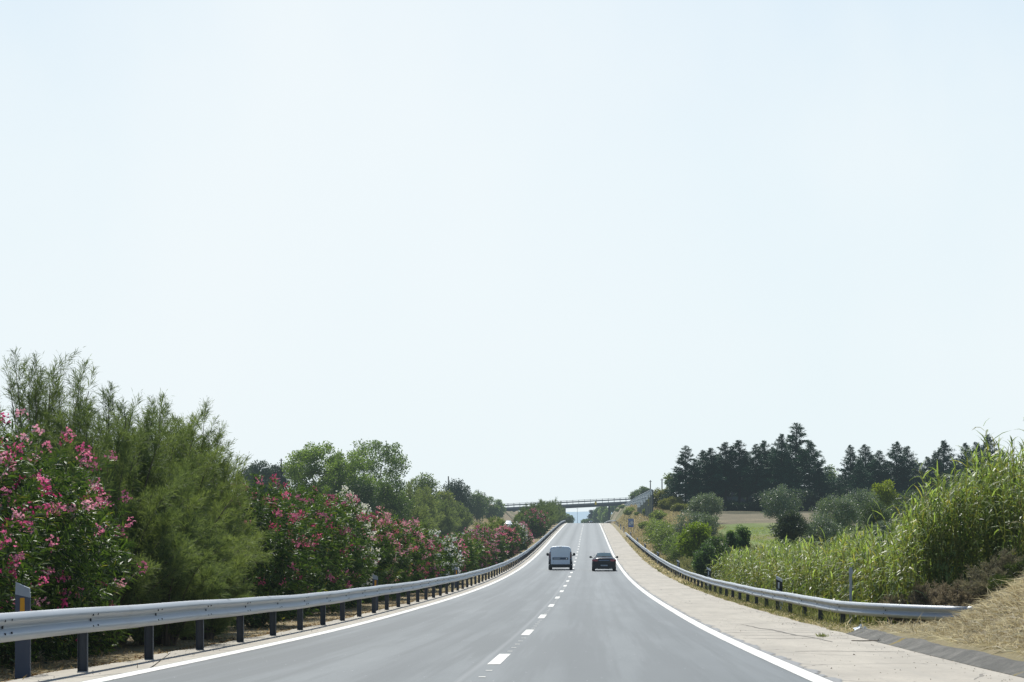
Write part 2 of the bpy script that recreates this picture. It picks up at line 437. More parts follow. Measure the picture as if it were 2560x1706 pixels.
def tamarisk_meshes(seed, rx, ry, h, main=34, sub=15, tw=22, cols=((.075, .10, .045), (.22, .25, .11)), L=.24, W=.014):
    rng = np.random.default_rng(seed); b = MB(); Ps = []; Ds = []; Ls = []; K = []
    for i in range(main):
        a = rng.random() * 2 * math.pi; rr = rng.random() ** .55
        top = np.array([math.cos(a) * rx * rr, math.sin(a) * ry * rr, h * (1.0 - .62 * rr ** 2.2) * (.72 + .33 * rng.random())])
        base = np.array([math.cos(a) * .25, math.sin(a) * .25, -.1])
        ctl = np.array([top[0] * .45, top[1] * .45, top[2] * .62])
        ts = np.linspace(0, 1, 8)
        path = [(1-t)**2 * base + 2*t*(1-t)*ctl + t*t*top for t in ts]
        b.tube(path, [.035 * (1 - .86 * t) for t in ts], 5)
        for j in range(sub):
            t = .10 + .9 * ((j + rng.random()) / sub) ** .85
            p = (1-t)**2 * base + 2*t*(1-t)*ctl + t*t*top
            tan = nrm(2*(1-t)*(ctl-base) + 2*t*(top-ctl))
            o = rng.normal(size=3); o[2] *= .5
            sd = nrm(tan * .9 + nrm(o) * (.95 - .35 * t) + np.array([0, 0, .28]))
            sl = (.85 - .45 * t) * (.6 + .7 * rng.random()) * (h / 4.5)
            if t > .93: sd = nrm(tan + rng.normal(size=3) * .25); sl *= 1.15
            s = rng.random(tw)
            pp = p + sd * (s * sl)[:, None] + np.array([0, 0, -.10]) * (s ** 2 * sl)[:, None]
            dd = nrm(sd * .9 + rng.normal(size=(tw, 3)) * .55 + np.array([0, 0, .12]))
            Ps.append(pp); Ds.append(dd); Ls.append(L * (1.15 - .6 * s) * (.7 + .6 * rng.random(tw)))
            K.append(np.clip(rng.random(tw) * .6 + .4 * rr + .1 * rng.normal(), 0, 1))
    P = np.concatenate(Ps); D = np.concatenate(Ds); Ln = np.concatenate(Ls); K = np.concatenate(K); n = len(P)
    V1 = leaf_quads(P, D, Ln, W * (.7 + .7 * rng.random(n)), rng, .1)
    # side needles on each twig
    f = rng.random(n)[:, None]; P2 = P + D * Ln[:, None] * f
    V2 = leaf_quads(P2, D + rng.normal(size=(n, 3)) * .5, Ln * .6, W * .8, rng, .1)
    c = mixc(cols[0], cols[1], K)
    return quad_mesh('tamarisk_foliage', np.concatenate([V1, V2]), np.concatenate([c, c * 1.08]), M['tamarisk']), b.mesh('tamarisk_branches', M['bark'], True)

def crown_mesh(seed, rx, ry, rz, zc, clumps, per, lL, lW, c0, c1, mt, rc=.34, flat=.0, shell=.55, up=.25, name='crown'):
    rng = np.random.default_rng(seed)
    d = nrm(rng.normal(size=(clumps, 3))); u = shell + (1 - shell) * rng.random(clumps) ** .6
    lob = nrm(rng.normal(size=(7, 3))); u = u * (.88 + .30 * (np.maximum(d @ lob.T, 0) ** 5).max(1))
    cc = d * u[:, None] * np.array([rx, ry, rz]) * (1 - rc * .5)
    rad = rc * (rx + rz) / 2 * (.6 + .8 * rng.random(clumps))
    bright = rng.random(clumps)
    q = nrm(rng.normal(size=(clumps, per, 3))); k = rng.random((clumps, per)) ** .4
    P = cc[:, None, :] + q * (k * rad[:, None])[..., None] * np.array([1, 1, .8])
    D = nrm(q * .7 + rng.normal(size=q.shape) * .7 + np.array([0, 0, up]))
    P = P.reshape(-1, 3); D = D.reshape(-1, 3); n = len(P)
    P[:, 2] += zc
    P[:, 2] = np.maximum(P[:, 2], .05)
    V = leaf_quads(P, D, lL * (.7 + .6 * rng.random(n)), lW * (.7 + .6 * rng.random(n)), rng, .08)
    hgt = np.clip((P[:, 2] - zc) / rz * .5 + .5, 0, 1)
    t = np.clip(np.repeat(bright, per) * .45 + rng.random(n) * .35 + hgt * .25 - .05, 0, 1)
    return quad_mesh(name, V, mixc(c0, c1, t), M[mt]), cc + np.array([0, 0, zc])

def trunk_mesh(seed, h, rad, targets, nlimb=7, name='trunk'):
    rng = np.random.default_rng(seed); b = MB()
    bend = rng.normal(size=2) * h * .04
    pts = [(0, 0, -.3), (bend[0] * .5, bend[1] * .5, h * .35), (bend[0], bend[1], h * .7)]
    b.tube(pts, [rad * 1.25, rad, rad * .7], 8)
    for i in range(min(nlimb, len(targets))):
        e = targets[i]; s = np.array(pts[2]) * (.6 + .3 * rng.random())
        m = (s + e) / 2 + np.array([0, 0, .1 * h * rng.random()])
        b.tube([s, m, e], [rad * .5, rad * .34, rad * .12], 6)
    return b.mesh(name, M['bark'], True)

def conifer_meshes(seed, h, rad, sparse=1.0, z0=.05, c0=(.008, .030, .024), c1=(.050, .125, .075)):
    rng = np.random.default_rng(seed); P = []; D = []; K = []
    nb = int(125 * sparse)
    for i in range(nb):
        t = ((i + rng.random()) / nb) ** .9
        z = h * (z0 + (1 - z0) * t)
        a = rng.random() * 2 * math.pi
        prof = (1 - t) ** .85 * 1.12 * (1 - .65 * max(0, .3 - t) / .3)
        L = rad * prof * (.40 + .85 * rng.random()) + .14
        o = np.array([math.cos(a), math.sin(a), -.10 + .75 * t ** 1.5 + rng.normal() * .15]); o /= np.linalg.norm(o)
        m = int(18 + 95 * prof)
        s = (.12 + .88 * rng.random(m) ** .8) * L
        thick = (.05 + .15 * L) * (1.12 - s / L)[:, None] + .03
        p = np.array([0, 0, z]) + o * s[:, None] + rng.normal(size=(m, 3)) * thick * np.array([1, 1, .6])
        p[:, 2] += .10 * L * (s / L) ** 2 * (1 if t > .3 else -1)
        P.append(p); D.append(o * .9 + rng.normal(size=(m, 3)) * .5 + np.array([0, 0, .1]))
        K.append(np.clip(rng.random(m) * .5 + .5 * rng.random() + .15 * (s / L - .6), 0, 1))
    m = 22; s = rng.random(m)
    P.append(np.stack([rng.normal(size=m) * .06, rng.normal(size=m) * .06, h * (.92 + .09 * s)], 1)); D.append(rng.normal(size=(m, 3)) * .5 + np.array([0, 0, .9])); K.append(rng.random(m))
    P = np.concatenate(P); D = np.concatenate(D); K = np.concatenate(K); n = len(P)
    P[:, 2] = np.maximum(P[:, 2], .1)
    q_ = 1 - .55 * np.clip(P[:, 2] / h, 0, 1) ** 2
    V = leaf_quads(P, D, .45 * q_ * (.6 + .7 * rng.random(n)), .12 * q_ * (.6 + .7 * rng.random(n)), rng, .12)
    cr = quad_mesh('conifer_crown', V, mixc(c0, c1, K), M['needle'])
    b = MB().tube([(0, 0, -.3), (.05, 0, h * .5), (0, 0, h * .99)], [.13, .09, .02], 7)
    return cr, b.mesh('conifer_trunk', M['dark_bark'], True)

def reed_quads(bx, by, bz, H, rng, spacing=.115, lmax=.60, lw=.044):
    """arching two-ranked leaves on upright canes -> leaf quads, cane tubes"""
    V = []; Cc = []; cane = []
    for x, y, z, h in zip(bx, by, bz, H):
        lean = rng.normal(size=2) * .11 * h; a0 = rng.random() * 2 * math.pi
        base = np.array([x, y, z]); top = base + np.array([lean[0], lean[1], h])
        ctl = base + np.array([lean[0] * .2, lean[1] * .2, h * .6])
        cane.append((base, ctl, top))
        k = max(6, int(h * .86 / spacing)); tt = np.linspace(.06, 1, k); dead = rng.random() < .06
        tone = rng.random()
        for i, t in enumerate(tt):
            p = (1-t)**2 * base + 2*t*(1-t)*ctl + t*t*top
            a = a0 + (i % 2) * math.pi + rng.normal() * .5
            o = np.array([math.cos(a), math.sin(a), 0])
            L = lmax * (.55 + .5 * rng.random()) * (1 if t < .9 else .8); w = lw * (.7 + .5 * rng.random())
            el = .75 + .65 * t ** 3 + rng.normal() * .18
            dr = (1.25 - .75 * t ** 2) * (.6 + .8 * rng.random())
            side = np.cross(o, (0, 0, 1)); side = side * math.cos(.3) + np.array([0, 0, 1]) * rng.normal() * .25
            side /= np.linalg.norm(side)
            pts = [p]
            for s_ in (1, 2, 3):
                e = el - dr * s_ * .62
                pts.append(pts[-1] + (o * math.cos(e) + np.array([0, 0, 1]) * math.sin(e)) * L / 3)
            ws = [w * .7, w, w * .75, .003]
            dry = dead or rng.random() < (.30 if t < .3 else .04)
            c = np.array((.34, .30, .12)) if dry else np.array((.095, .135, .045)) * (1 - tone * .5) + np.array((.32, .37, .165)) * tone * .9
            c = c * (.65 + .7 * rng.random()) * (.62 + .45 * t)  # darker towards the base: shade in the gaps painted into the leaves
            for s_ in range(3):
                V.append([pts[s_] - side * ws[s_] / 2, pts[s_] + side * ws[s_] / 2, pts[s_+1] + side * ws[s_+1] / 2, pts[s_+1] - side * ws[s_+1] / 2]); Cc.append(c)
    # canes as thin crossed blades
    for b0, c0, t0 in cane:
        pp = [b0, (b0 + 2 * c0 + t0) / 4, t0]
        for w in (np.array([.011, 0, 0]), np.array([0, .011, 0])):
            for i in range(2):
                V.append([pp[i] - w, pp[i] + w, pp[i+1] + w * .7, pp[i+1] - w * .7]); Cc.append(np.array((.20, .20, .07)))
    return np.array(V), np.array(Cc)

def blades(bx, by, bz, L, W, tilt, c0, c1, rng):
    n = len(bx); P = np.stack([bx, by, bz], 1)
    D = rng.normal(size=(n, 3)) * np.array([tilt, tilt, .12]) + np.array([0, 0, 1])
    return leaf_quads(P, D, L * (.5 + rng.random(n)), W * (.7 + .6 * rng.random(n)), rng, .25), mixc(c0, c1, rng.random(n))

# ------------------------------------------------------------------ sky, sun, camera
EL, AZ = 53.0, -13.0     # sun high ahead of the camera, a little to the left
w = bpy.data.worlds.new('World'); S.world = w; w.use_nodes = True
nt = w.node_tree; nt.nodes.clear()
sky = nt.nodes.new('ShaderNodeTexSky'); sky.sky_type = 'NISHITA'; sky.sun_disc = False
sky.sun_elevation = R(EL); sky.sun_rotation = R(AZ); sky.air_density = 1.0; sky.dust_density = .6; sky.ozone_density = 1.2
class WT(NT):
    def __init__(s, t): s.t = t
W_ = WT(nt)
dirv = W_.n('ShaderNodeTexCoord').outputs['Generated']
sx_, sy_, sz_ = [W_.n('ShaderNodeSeparateXYZ', {0: dirv}).outputs[i] for i in range(3)]
veil = W_.ramp(sz_, [(0, (.825, .925, .950)), (.08, (.825, .925, .965)), (.16, (.77, .895, .965)), (.24, (.67, .82, .95)), (.36, (.36, .53, .78)), (.6, (.16, .28, .50)), (1, (.10, .20, .40))])
thin = W_.noise(W_.scaled(dirv, (5, 2, 3.2)), 1.1, 5, .5)      # thin high haze
veil = W_.mix(W_.ramp(thin, [(.40, (0,) * 3), (.66, (.75,) * 3)]), veil, W_.mix(W_.ramp(sz_, [(.2, (0,) * 3), (.5, (1,) * 3)]), (.875, .945, .975, 1), veil))
gx, gy, gz_ = -.086, .979, .185       # brighter haze around one direction, up and a little to the left
dt = W_.math('ADD', W_.math('ADD', W_.math('MULTIPLY', sx_, gx), W_.math('MULTIPLY', sy_, gy)), W_.math('MULTIPLY', sz_, gz_))
glow = W_.n('ShaderNodeMapRange', {0: dt, 1: .975, 2: 1.0, 3: 0.0, 4: .62}).outputs[0]
veil = W_.mix(glow, veil, (.905, .960, .985, 1))
toward = W_.n('ShaderNodeMapRange', {0: sy_, 1: .05, 2: .80, 3: .0, 4: 1.0}).outputs[0]
b1 = W_.n('ShaderNodeBackground', {'Color': sky.outputs[0], 'Strength': .12}).outputs[0]
b2 = W_.n('ShaderNodeBackground', {'Color': veil, 'Strength': 1.0}).outputs[0]
mx = W_.n('ShaderNodeMixShader', {0: toward, 1: b1, 2: b2}).outputs[0]
W_.n('ShaderNodeOutputWorld', {0: mx})
sl = bpy.data.lights.new('sun', 'SUN'); sl.energy = 5.0; sl.angle = R(.53); sl.color = (1, .97, .905)
so = bpy.data.objects.new('sun', sl); COL.objects.link(so); so.location = (20, 60, 80)
from mathutils import Vector
so.rotation_euler = Vector((math.sin(R(AZ)) * math.cos(R(EL)), math.cos(R(AZ)) * math.cos(R(EL)), math.sin(R(EL)))).to_track_quat('Z', 'Y').to_euler()
cam = bpy.data.cameras.new('camera'); co = bpy.data.objects.new('camera', cam); COL.objects.link(co)
co.location = (0, 0, EYE); co.rotation_euler = (R(90), 0, 0)
cam.sensor_width = 36; cam.lens = F / 2560 * 36; cam.shift_x = -(VX - 1280) / 2560; cam.shift_y = (HY - 853) / 2560
cam.clip_start = .2; cam.clip_end = 20000
S.camera = co
S.view_settings.view_transform = 'Standard'; S.view_settings.look = 'None'; S.view_settings.exposure = 0; S.view_settings.gamma = 1
S.render.engine = 'CYCLES'
S.cycles.max_bounces = 6; S.cycles.diffuse_bounces = 3; S.cycles.glossy_bounces = 2; S.cycles.transmission_bounces = 4; S.cycles.transparent_max_bounces = 6
S.cycles.use_denoising = True; S.cycles.denoiser = 'OPENIMAGEDENOISE'; S.cycles.denoising_input_passes = 'RGB_ALBEDO_NORMAL'
S.cycles.use_adaptive_sampling = True; S.cycles.adaptive_threshold = .01

# ------------------------------------------------------------------ the setting
YS = np.concatenate([np.arange(-120, 12, 6.0), np.arange(12, 60, 1.0), np.arange(60, 140, 2.0), np.arange(140, 700, 4.0), np.arange(700, 1300, 15.0), np.geomspace(1300, 7400, 24)])
XS = np.concatenate([-np.geomspace(4000, 62, 16), np.arange(-60, -34, 2.0), np.arange(-34, -24, .7), [-24.61, -24.59], np.arange(-24, -12, 2.0), [-11.61, -11.59],
                     np.arange(-11.5, -6.4, .4), [-6.36, -6.34, -3, 0, 3, 5.19, 5.21, 5.56, 5.7], np.arange(5.9, 14, .35), np.arange(14, 34, 1.0), np.arange(34, 70, 2.5), np.geomspace(70, 4000, 16)])
GX, GY = np.meshgrid(XS, YS); GZ = ground(GX, GY)
def zone_colour(X, Y):
    n = X.shape
    c = np.zeros(n + (3,)); c[:] = (.10, .105, .05)
    def put(mask, col): c[mask] = col
    nz = wav(X * .7, Y * .23)
    put(X < -24.6, (.30, .23, .14))
    put((X < -24.6) & (nz > .25), (.17, .16, .075))
    put((X < -36), (.15, .14, .065))
    put((X >= -12) & (X < -6.3), (.20, .15, .085))
    put((X >= -7.6) & (X < -6.3), (.34, .27, .16))
    put((X > 5.2) & (X < 6.3), (.30, .26, .15))
    put((X >= 6.3) & (Y >= 48), (.16, .155, .06))
    put((X > 5.7) & (Y < 48), (.38, .31, .19)); put((X > 5.7) & (Y < 48) & (nz > .3), (.20, .155, .095))
    put((X > 5.9) & (Y > 225), (.33, .275, .185))
    put((X > 7.5) & (Y > 225) & (nz > -.1), (.17, .17, .08))
    fld = (X > 11) & (Y > 105) & (Y < 300)
    put(fld, (.175, .15, .098))
    b = Y + 6 * np.sin(X * .25) + 3 * nz
    put(fld & (b > 122) & (b < 162), (.165, .23, .055))
    put(fld & (b >= 162) & (b < 172), (.19, .18, .09))
    put(fld & (b >= 172) & (b < 212), (.15, .20, .058))
    put((X > 12) & (Y >= 300), (.06, .06, .03))
    return c
me = bpy.data.meshes.new('ground')
ny, nx = GX.shape
V = np.stack([GX, GY, GZ], -1).reshape(-1, 3)
ii = np.arange((ny - 1) * (nx - 1)); a_ = (ii // (nx - 1)) * nx + ii % (nx - 1)
me.from_pydata(V.tolist(), [], np.stack([a_, a_ + 1, a_ + nx + 1, a_ + nx], 1).tolist())
at_ = me.attributes.new('Col', 'FLOAT_COLOR', 'POINT'); cc_ = np.ones((len(V), 4), np.float32); cc_[:, :3] = zone_colour(GX, GY).reshape(-1, 3)
at_.data.foreach_set('color', cc_.reshape(-1)); me.materials.append(M['ground']); me.update()
me.polygons.foreach_set('use_smooth', [True] * len(me.polygons))
link('ground', me)['kind'] = 'structure'

def strip(name, xs, dz, m, ys=None, thick=None, kind='structure', xf=None):
    ys = YS if ys is None else ys
    b = MB(); rows = []
    for y in ys:
        z = rz(y) + dz
        row = [((xf(y, x) if xf else x), y, z) for x in xs]
        if thick: row = [(row[0][0], y, z - thick)] + row + [(row[-1][0], y, z - thick)]
        rows.append(row)
    return b.grid(rows).build(name, m, None, False, kind)
YR = YS[(YS < 2600)]
XL, XR, XC = -5.43, 2.56, -1.256          # edge lines and lane line
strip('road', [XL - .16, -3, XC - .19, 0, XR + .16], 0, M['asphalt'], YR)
rg = np.random.default_rng(5)
jl = {float(y): .07 * math.sin(y * .9) + .05 * rg.normal() for y in YR}
strip('left_shoulder', [-6.42, XL - .155], -.004, M['shoulder'], YR, .10, xf=lambda y, x: x + (jl[float(y)] if x < -6 else 0))
strip('right_shoulder', [XR + .155, 3.5, 4.4, 5.22], -.004, M['shoulder'], YR, .10, xf=lambda y, x: x + (jl[float(y)] * .7 * (y > 46) - .28 * (1 - float(sm(20, 50, y))) + (.04 if y < 46 else 0) if x > 5 else 0))
strip('ragged_asphalt_edge', [XR + .13, 3.3], .003, M['stain'], YR[(YR > -10) & (YR < 500)])
strip('left_edge_line', [XL - .115, XL + .115], .005, M['paint'], YR)
strip('right_edge_line', [XR - .115, XR + .115], .005, M['paint'], YR)
b = MB()
for k in range(-4, 45):
    y0 = 30.4 - 1.9 + 14 * k; ys = np.linspace(y0, y0 + 3.9, 6)
    b.grid([[(XC - .085, y, rz(y) + .005), (XC + .085, y, rz(y) + .005)] for y in ys])
    for j in range(5):
        y = y0 + 5.0 + j * 1.75
        b.grid([[(XC - .01, yy, rz(yy) + .005), (XC + .07, yy, rz(yy) + .005)] for yy in (y, y + .16)])
b.build('lane_line', M['paint'], kind='structure')
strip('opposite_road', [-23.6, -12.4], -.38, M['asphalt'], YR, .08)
strip('opposite_edge_line', [-12.9, -12.68], -.375, M['paint'], YR)
# fine transverse cracks and a wandering filled crack on the right shoulder
b = MB(); rg = np.random.default_rng(8)
for (y, x0, x1) in ((49.5, 3.0, 5.0), (46.2, 2.9, 5.1), (44.2, 2.75, 5.0), (42.3, 2.75, 5.1), (40.6, 2.9, 5.05), (60, 3.1, 4.9), (33.5, 3.2, 4.9)):
    xs = np.linspace(x0, x1, 14); dy = np.cumsum(rg.normal(size=14)) * .05
    b.grid([[(x, y + d - .035 * wd, rz(y) + .001), (x, y + d + .035 * wd, rz(y) + .001)] for x, d, wd in zip(xs, dy, .4 + .9 * rg.random(14))])
ys = np.linspace(38.5, 51, 34); xs = 4.35 - (ys - 38.5) * .055 + np.cumsum(rg.normal(size=34)) * .02
wd = .015 + .05 * rg.random(34) * (1 - np.abs(np.linspace(-1, 1, 34)))
b.grid([[(x - w_, y, rz(y) + .0015), (x + w_, y, rz(y) + .0015)] for x, y, w_ in zip(xs, ys, wd)])
b.build('shoulder_crack', M['crack'], kind='structure')
# distant ridges
b = MB(); xs = np.linspace(-3500, 3500, 90); rows = []
for y, hh, a in ((4300, -40, 0), (5200, -12, 3), (5800, 9.5, 2.2), (6300, 4, 3), (7000, -40, 0)):
    rows.append([(x, y, EYE + hh + a * (math.sin(x * .004 + 1) + .6 * math.sin(x * .011 + .4) + .3 * math.sin(x * .03))) for x in xs])
b.grid(rows).build('hills', M['hill'], None, True, 'structure')
# sloping concrete gutter at the foot of the near bank
b = MB(); rows = []; rg = np.random.default_rng(15)
for y in np.linspace(8, 43.6, 90):
    e = 5.22 - .28 * (1 - float(sm(20, 50, y))) + .01
    z = rz(y); j1, j2, j3 = rg.normal(size=3) * np.array([.006, .004, .012]) + .012 * math.sin(y * 1.1)
    rows.append([(e, y, z - .12), (e + .3 * j2, y, z + .004), (e + .14 + j1, y, z + .055 + j2), (e + .26 + j3, y, z + .115 + j2), (e + .38 + j1, y, z + .12 + j2), (e + .38, y, z - .1)])
b.grid(rows, False, True).build('kerb', M['gutter'], kind='structure')

# ------------------------------------------------------------------ guardrails
PROFILE = [(0, 0), (.030, .012), (.078, .048), (.083, .075), (.070, .098), (.012, .140), (.004, .155), (.012, .170), (.070, .212), (.083, .235), (.078, .262), (.030, .298), (0, .310)]
def guardrail(label, path, side, y_posts, zbt=None, bolts=14, group=None, endcap=False):
    """path: list of (x, y); side +1 = road lies toward +x. Beam, then posts every 4 m."""
    x0, y0 = path[0]
    root = thing('guardrail', label, 'guardrail', (x0, y0, rz(y0)), 0, group)
    px = hermite([(p[1], p[0]) for p in path]); zbf = hermite(zbt or [(0, .47), (1000, .47)])
    ys = list(np.concatenate([np.arange(path[0][1], min(path[-1][1], 120), .6), np.arange(max(120, path[0][1]), path[-1][1], 4.0), [path[-1][1]]]))
    rows = []
    for i, y in enumerate(ys):
        x = float(px(y)); dx = float(px(y + .1) - px(y - .1)) / .2; l = math.hypot(dx, 1)
        nx_, ny_ = side / l, -side * dx / l; zb = float(zbf(y))
        sag = .004 * math.sin(y * .8) + .008 * math.sin(y * .23)
        outer = [(x + nx_ * d - x0, y + ny_ * d - y0, rz(y) + zb + h + sag - rz(y0)) for d, h in PROFILE]
        inner = [(x + nx_ * (d - .006) - x0, y + ny_ * (d - .006) - y0, rz(y) + zb + h + sag - rz(y0)) for d, h in PROFILE[::-1]]
        rows.append(outer + inner)
    MB().grid(rows, True, True).build('beam', M['galv'], root, True)
    if endcap:
        y = ys[0]; b = MB()
        x = float(px(y)); z = rz(y) + float(zbf(y))
        dx = float(px(y + .2) - px(y)) / .2; l = math.hypot(dx, 1); tx, ty = -dx / l, -1 / l
        nx_, ny_ = side / l, -side * dx / l
        rows = []
        for k in range(7):
            a = k / 6 * math.pi * .62; rr = .13
            ox = tx * rr * math.sin(a) - nx_ * rr * (1 - math.cos(a)); oy = ty * rr * math.sin(a) - ny_ * rr * (1 - math.cos(a))
            rows.append([(x + ox + nx_ * d - x0, y + oy + ny_ * d - y0, z + h - rz(y0)) for d, h in PROFILE])
        MB().grid(rows).build('end_shoe', M['galv'], root, True)
    posts = []
    pm = MB()
    pm.box(-.05, .05, -.004, .004, 0, 1); pm.box(-.05, -.044, -.06, -.0045, 0, 1); pm.box(.044, .05, -.06, -.0045, 0, 1)
    pmesh = pm.mesh('post', M['post'])
    near, rest = y_posts[:100], y_posts[100:]
    for y in near:
        o = link('post', pmesh, root)
        x = float(px(y)); g = min(gz(x - side * .09, y), rz(y)) - .25; zb = float(zbf(y))
        top = rz(y) + zb + .19
        o.location = (x - side * .075 - x0, y - y0, g - rz(y0)); o.scale = (1.2, 1, top - g)
    if len(rest):
        b = MB()
        for y in rest:
            x = float(px(y)) - side * .06
            b.box(x - x0 - .05, x - x0 + .05, y - y0 - .03, y - y0 + .03, rz(y) - .2 - rz(y0), rz(y) + float(zbf(y)) + .2 - rz(y0))
        b.build('post', M['post'], root)['kind'] = 'stuff'
    bb = MB().box(.006, .020, -.02, .02, -.02, .02, .004).mesh('bolt', M['bolt'])
    sb = MB().box(.070, .0865, -.011, .011, -.011, .011).mesh('bolt', M['bolt'])
    for y in y_posts[:bolts]:
        x = float(px(y)); z = rz(y) + float(zbf(y)) - rz(y0)
        o = link('bolt', bb, root); o.location = (x + side * .004 - x0, y - y0, z + .155); o.scale = (side, 1, 1)
        for dy in (-.13, .13):
            for dz in (.086, .224):
                o = link('bolt', sb, root); o.location = (x + side * .0 - x0, y - y0 + dy, z + dz); o.scale = (side, 1, 1)
    return root
lp = [22.6 - 4 * 3 + 4 * k for k in range(138)]
guardrail('long galvanised steel guardrail on the left, in front of the flowering bushes', [(-6.15, 6), (-6.15, 80), (-6.15, 300), (-6.15, 566)], 1, lp, bolts=22)
guardrail('galvanised steel guardrail on the right, its near end bent outward before the reeds', [(8.25, 46.9), (7.42, 48.0), (6.75, 49.4), (6.25, 52), (6.08, 55), (6.03, 60), (6.03, 200), (5.85, 343)], -1,
          [49.3, 53] + [57 + 4 * k for k in range(71)], zbt=[(46.9, .19), (49.3, .21), (55, .22), (110, .28), (200, .36), (343, .28)], bolts=10, endcap=True)
guardrail('short piece of guardrail at the top of the rise near the bridge column', [(6.9, 556), (6.1, 572), (5.7, 600), (5.7, 800)], -1, [560 + 8 * k for k in range(30)], bolts=0)

# ------------------------------------------------------------------ marker posts
def marker_left(label, x, y):
    g = gz(x, y); r_ = thing('marker_post', label, 'marker post', (x, y, g), R(8), 'marker posts with amber reflectors')
    def pr(z0, z1, w0, w1, d=.05):
        return [[(-w0, -d, z0[0]), (w0, -d, z0[1]), (w0, d, z0[1]), (-w0, d, z0[0])], [(-w1, -d, z1[0]), (w1, -d, z1[1]), (w1, d, z1[1]), (-w1, d, z1[0])]]
    MB().grid(pr((-.1, -.1), (.99, .95), .088, .084), True, True).build('post_body', M['marker_grey'], r_)
    MB().grid(pr((.991, .951), (1.13, 1.06), .085, .078, .051), True, True).build('cap', M['marker_cap'], r_)
    MB().box(-.028, .026, -.0585, -.051, .74, .95, .004).build('reflector', M['amber'], r_)
    return r_
marker_left('nearest grey marker post with amber reflector, behind the left guardrail', -6.68, 25.5)
marker_left('second grey marker post with amber reflector along the left guardrail', -6.62, 67)
marker_left('small far marker post with amber reflector behind the left guardrail', -6.62, 108)
def marker_right(label, x, y):
    g = gz(x, y); r_ = thing('marker_post', label, 'marker post', (x, y, g), R(-12), 'black and white marker posts on the right')
    top = rz(y) + .97 - g
    k = top / 1.12 if top > 0.4 else 1
    b = MB(); d = .04
    def slab(z0, z1, m, nm, g0=0.0, sl=.05):
        w0 = .10
        MB().grid([[(-w0 - .03 * z0, -d - g0, z0 + sl), (w0 - .03 * z0, -d - g0, z0 - sl), (w0 - .03 * z0, d + g0, z0 - sl), (-w0 - .03 * z0, d + g0, z0 + sl)],
                   [(-w0 - .03 * z1, -d - g0, z1 + sl), (w0 - .03 * z1, -d - g0, z1 - sl), (w0 - .03 * z1, d + g0, z1 - sl), (-w0 - .03 * z1, d + g0, z1 + sl)]], True, True).build(nm, m, r_)
    slab(-.1, top - .42, M['white'], 'post_body')
    slab(top - .419, top - .101, M['black'], 'black_band', .002)
    slab(top - .10, top, M['white'], 'cap', .004)
    MB().box(-.035 - .03 * top, .02 - .03 * top, -.052, -.0425, top - .36, top - .16, .003).build('reflector', M['white'], r_)
    return r_
ords = ['nearest', 'second nearest', 'third', 'fourth', 'fifth', 'sixth', 'seventh', 'eighth', 'ninth', 'tenth', 'eleventh']
for i, y in enumerate((70, 111, 149, 193, 237, 274, 318, 382, 420, 458, 490)):
    marker_right(f'{ords[i]} black and white marker post along the right verge' + (', standing before the reeds' if i == 0 else ', small in the distance' if i > 5 else ', behind the guardrail'), 6.2, y)
# pale stake behind the right rail
o = thing('stake', 'thin pale metal stake behind the right guardrail, by the reeds', 'stake', (6.45, 53.2, gz(6.45, 53.2)))
MB().box(-.035, .035, -.01, .01, -.2, 1.45, .004).build('shaft', M['marker_cap'], o)
MB().box(-.05, .05, -.0145, -.0105, 1.28, 1.40, .003).build('plate', M['marker_cap'], o)

# ------------------------------------------------------------------ emergency phone sign
x, y, z = at(1577.5, 1332, 350)
sg = thing('phone_sign', 'blue emergency phone sign with a white handset panel above the guardrail end', 'sign', (x, y, gz(x, y)))
h0 = at(0, 1318.2, 350)[2] - gz(x, y)
MB().box(-.44, .44, -.02, .02, h0, h0 + 1.36, .01).build('board', M['blue'], sg)
MB().box(-.34, .34, -.026, -.0205, h0 + .28, h0 + .95, .003).build('pictogram_panel', M['pale'], sg)
pts = []
b = MB()
arc = [(-.22 + .44 * (1 - math.cos(t)) * .5 + 0, h0 + .86 - .46 * math.sin(t) ** .8 if t < 1.6 else h0 + .40) for t in np.linspace(0, math.pi / 2, 7)]
arc = [(-.24, h0 + .86), (-.20, h0 + .72), (-.10, h0 + .56), (.04, h0 + .43), (.20, h0 + .38)]
b.tube([(p[0], -.034, p[1]) for p in arc], .032, 6)
b.tube([(-.24, -.034, h0 + .88), (-.13, -.034, h0 + .84)], .055, 6); b.tube([(.20, -.034, h0 + .38), (.25, -.034, h0 + .48)], .055, 6)
b.build('handset', M['black'], sg)
b = MB()
def seg(x0, z0, L):
    hgt, wd, th = .24, .17, .045
    S_ = {'S': ((0, wd, hgt - th, hgt), (0, th, hgt / 2, hgt - th), (0, wd, hgt / 2 - th, hgt / 2), (wd - th, wd, th, hgt / 2 - th), (0, wd, 0, th)),
          'O': ((0, wd, hgt - th, hgt), (0, th, th, hgt - th), (wd - th, wd, th, hgt - th), (0, wd, 0, th))}[L]
    for a0, a1, c0, c1 in S_: b.box(x0 + a0, x0 + a1, -.026, -.0205, z0 + c0, z0 + c1)
for i, L in enumerate('SOS'): seg(-.33 + i * .245, h0 + 1.03, L)
b.build('lettering', M['pale'], sg)
for dx in (-.40, .05, .40):
    MB().tube([(dx, .03, -.3), (dx, .03, h0 + .9)], .03, 6).build('leg', M['post'], sg)

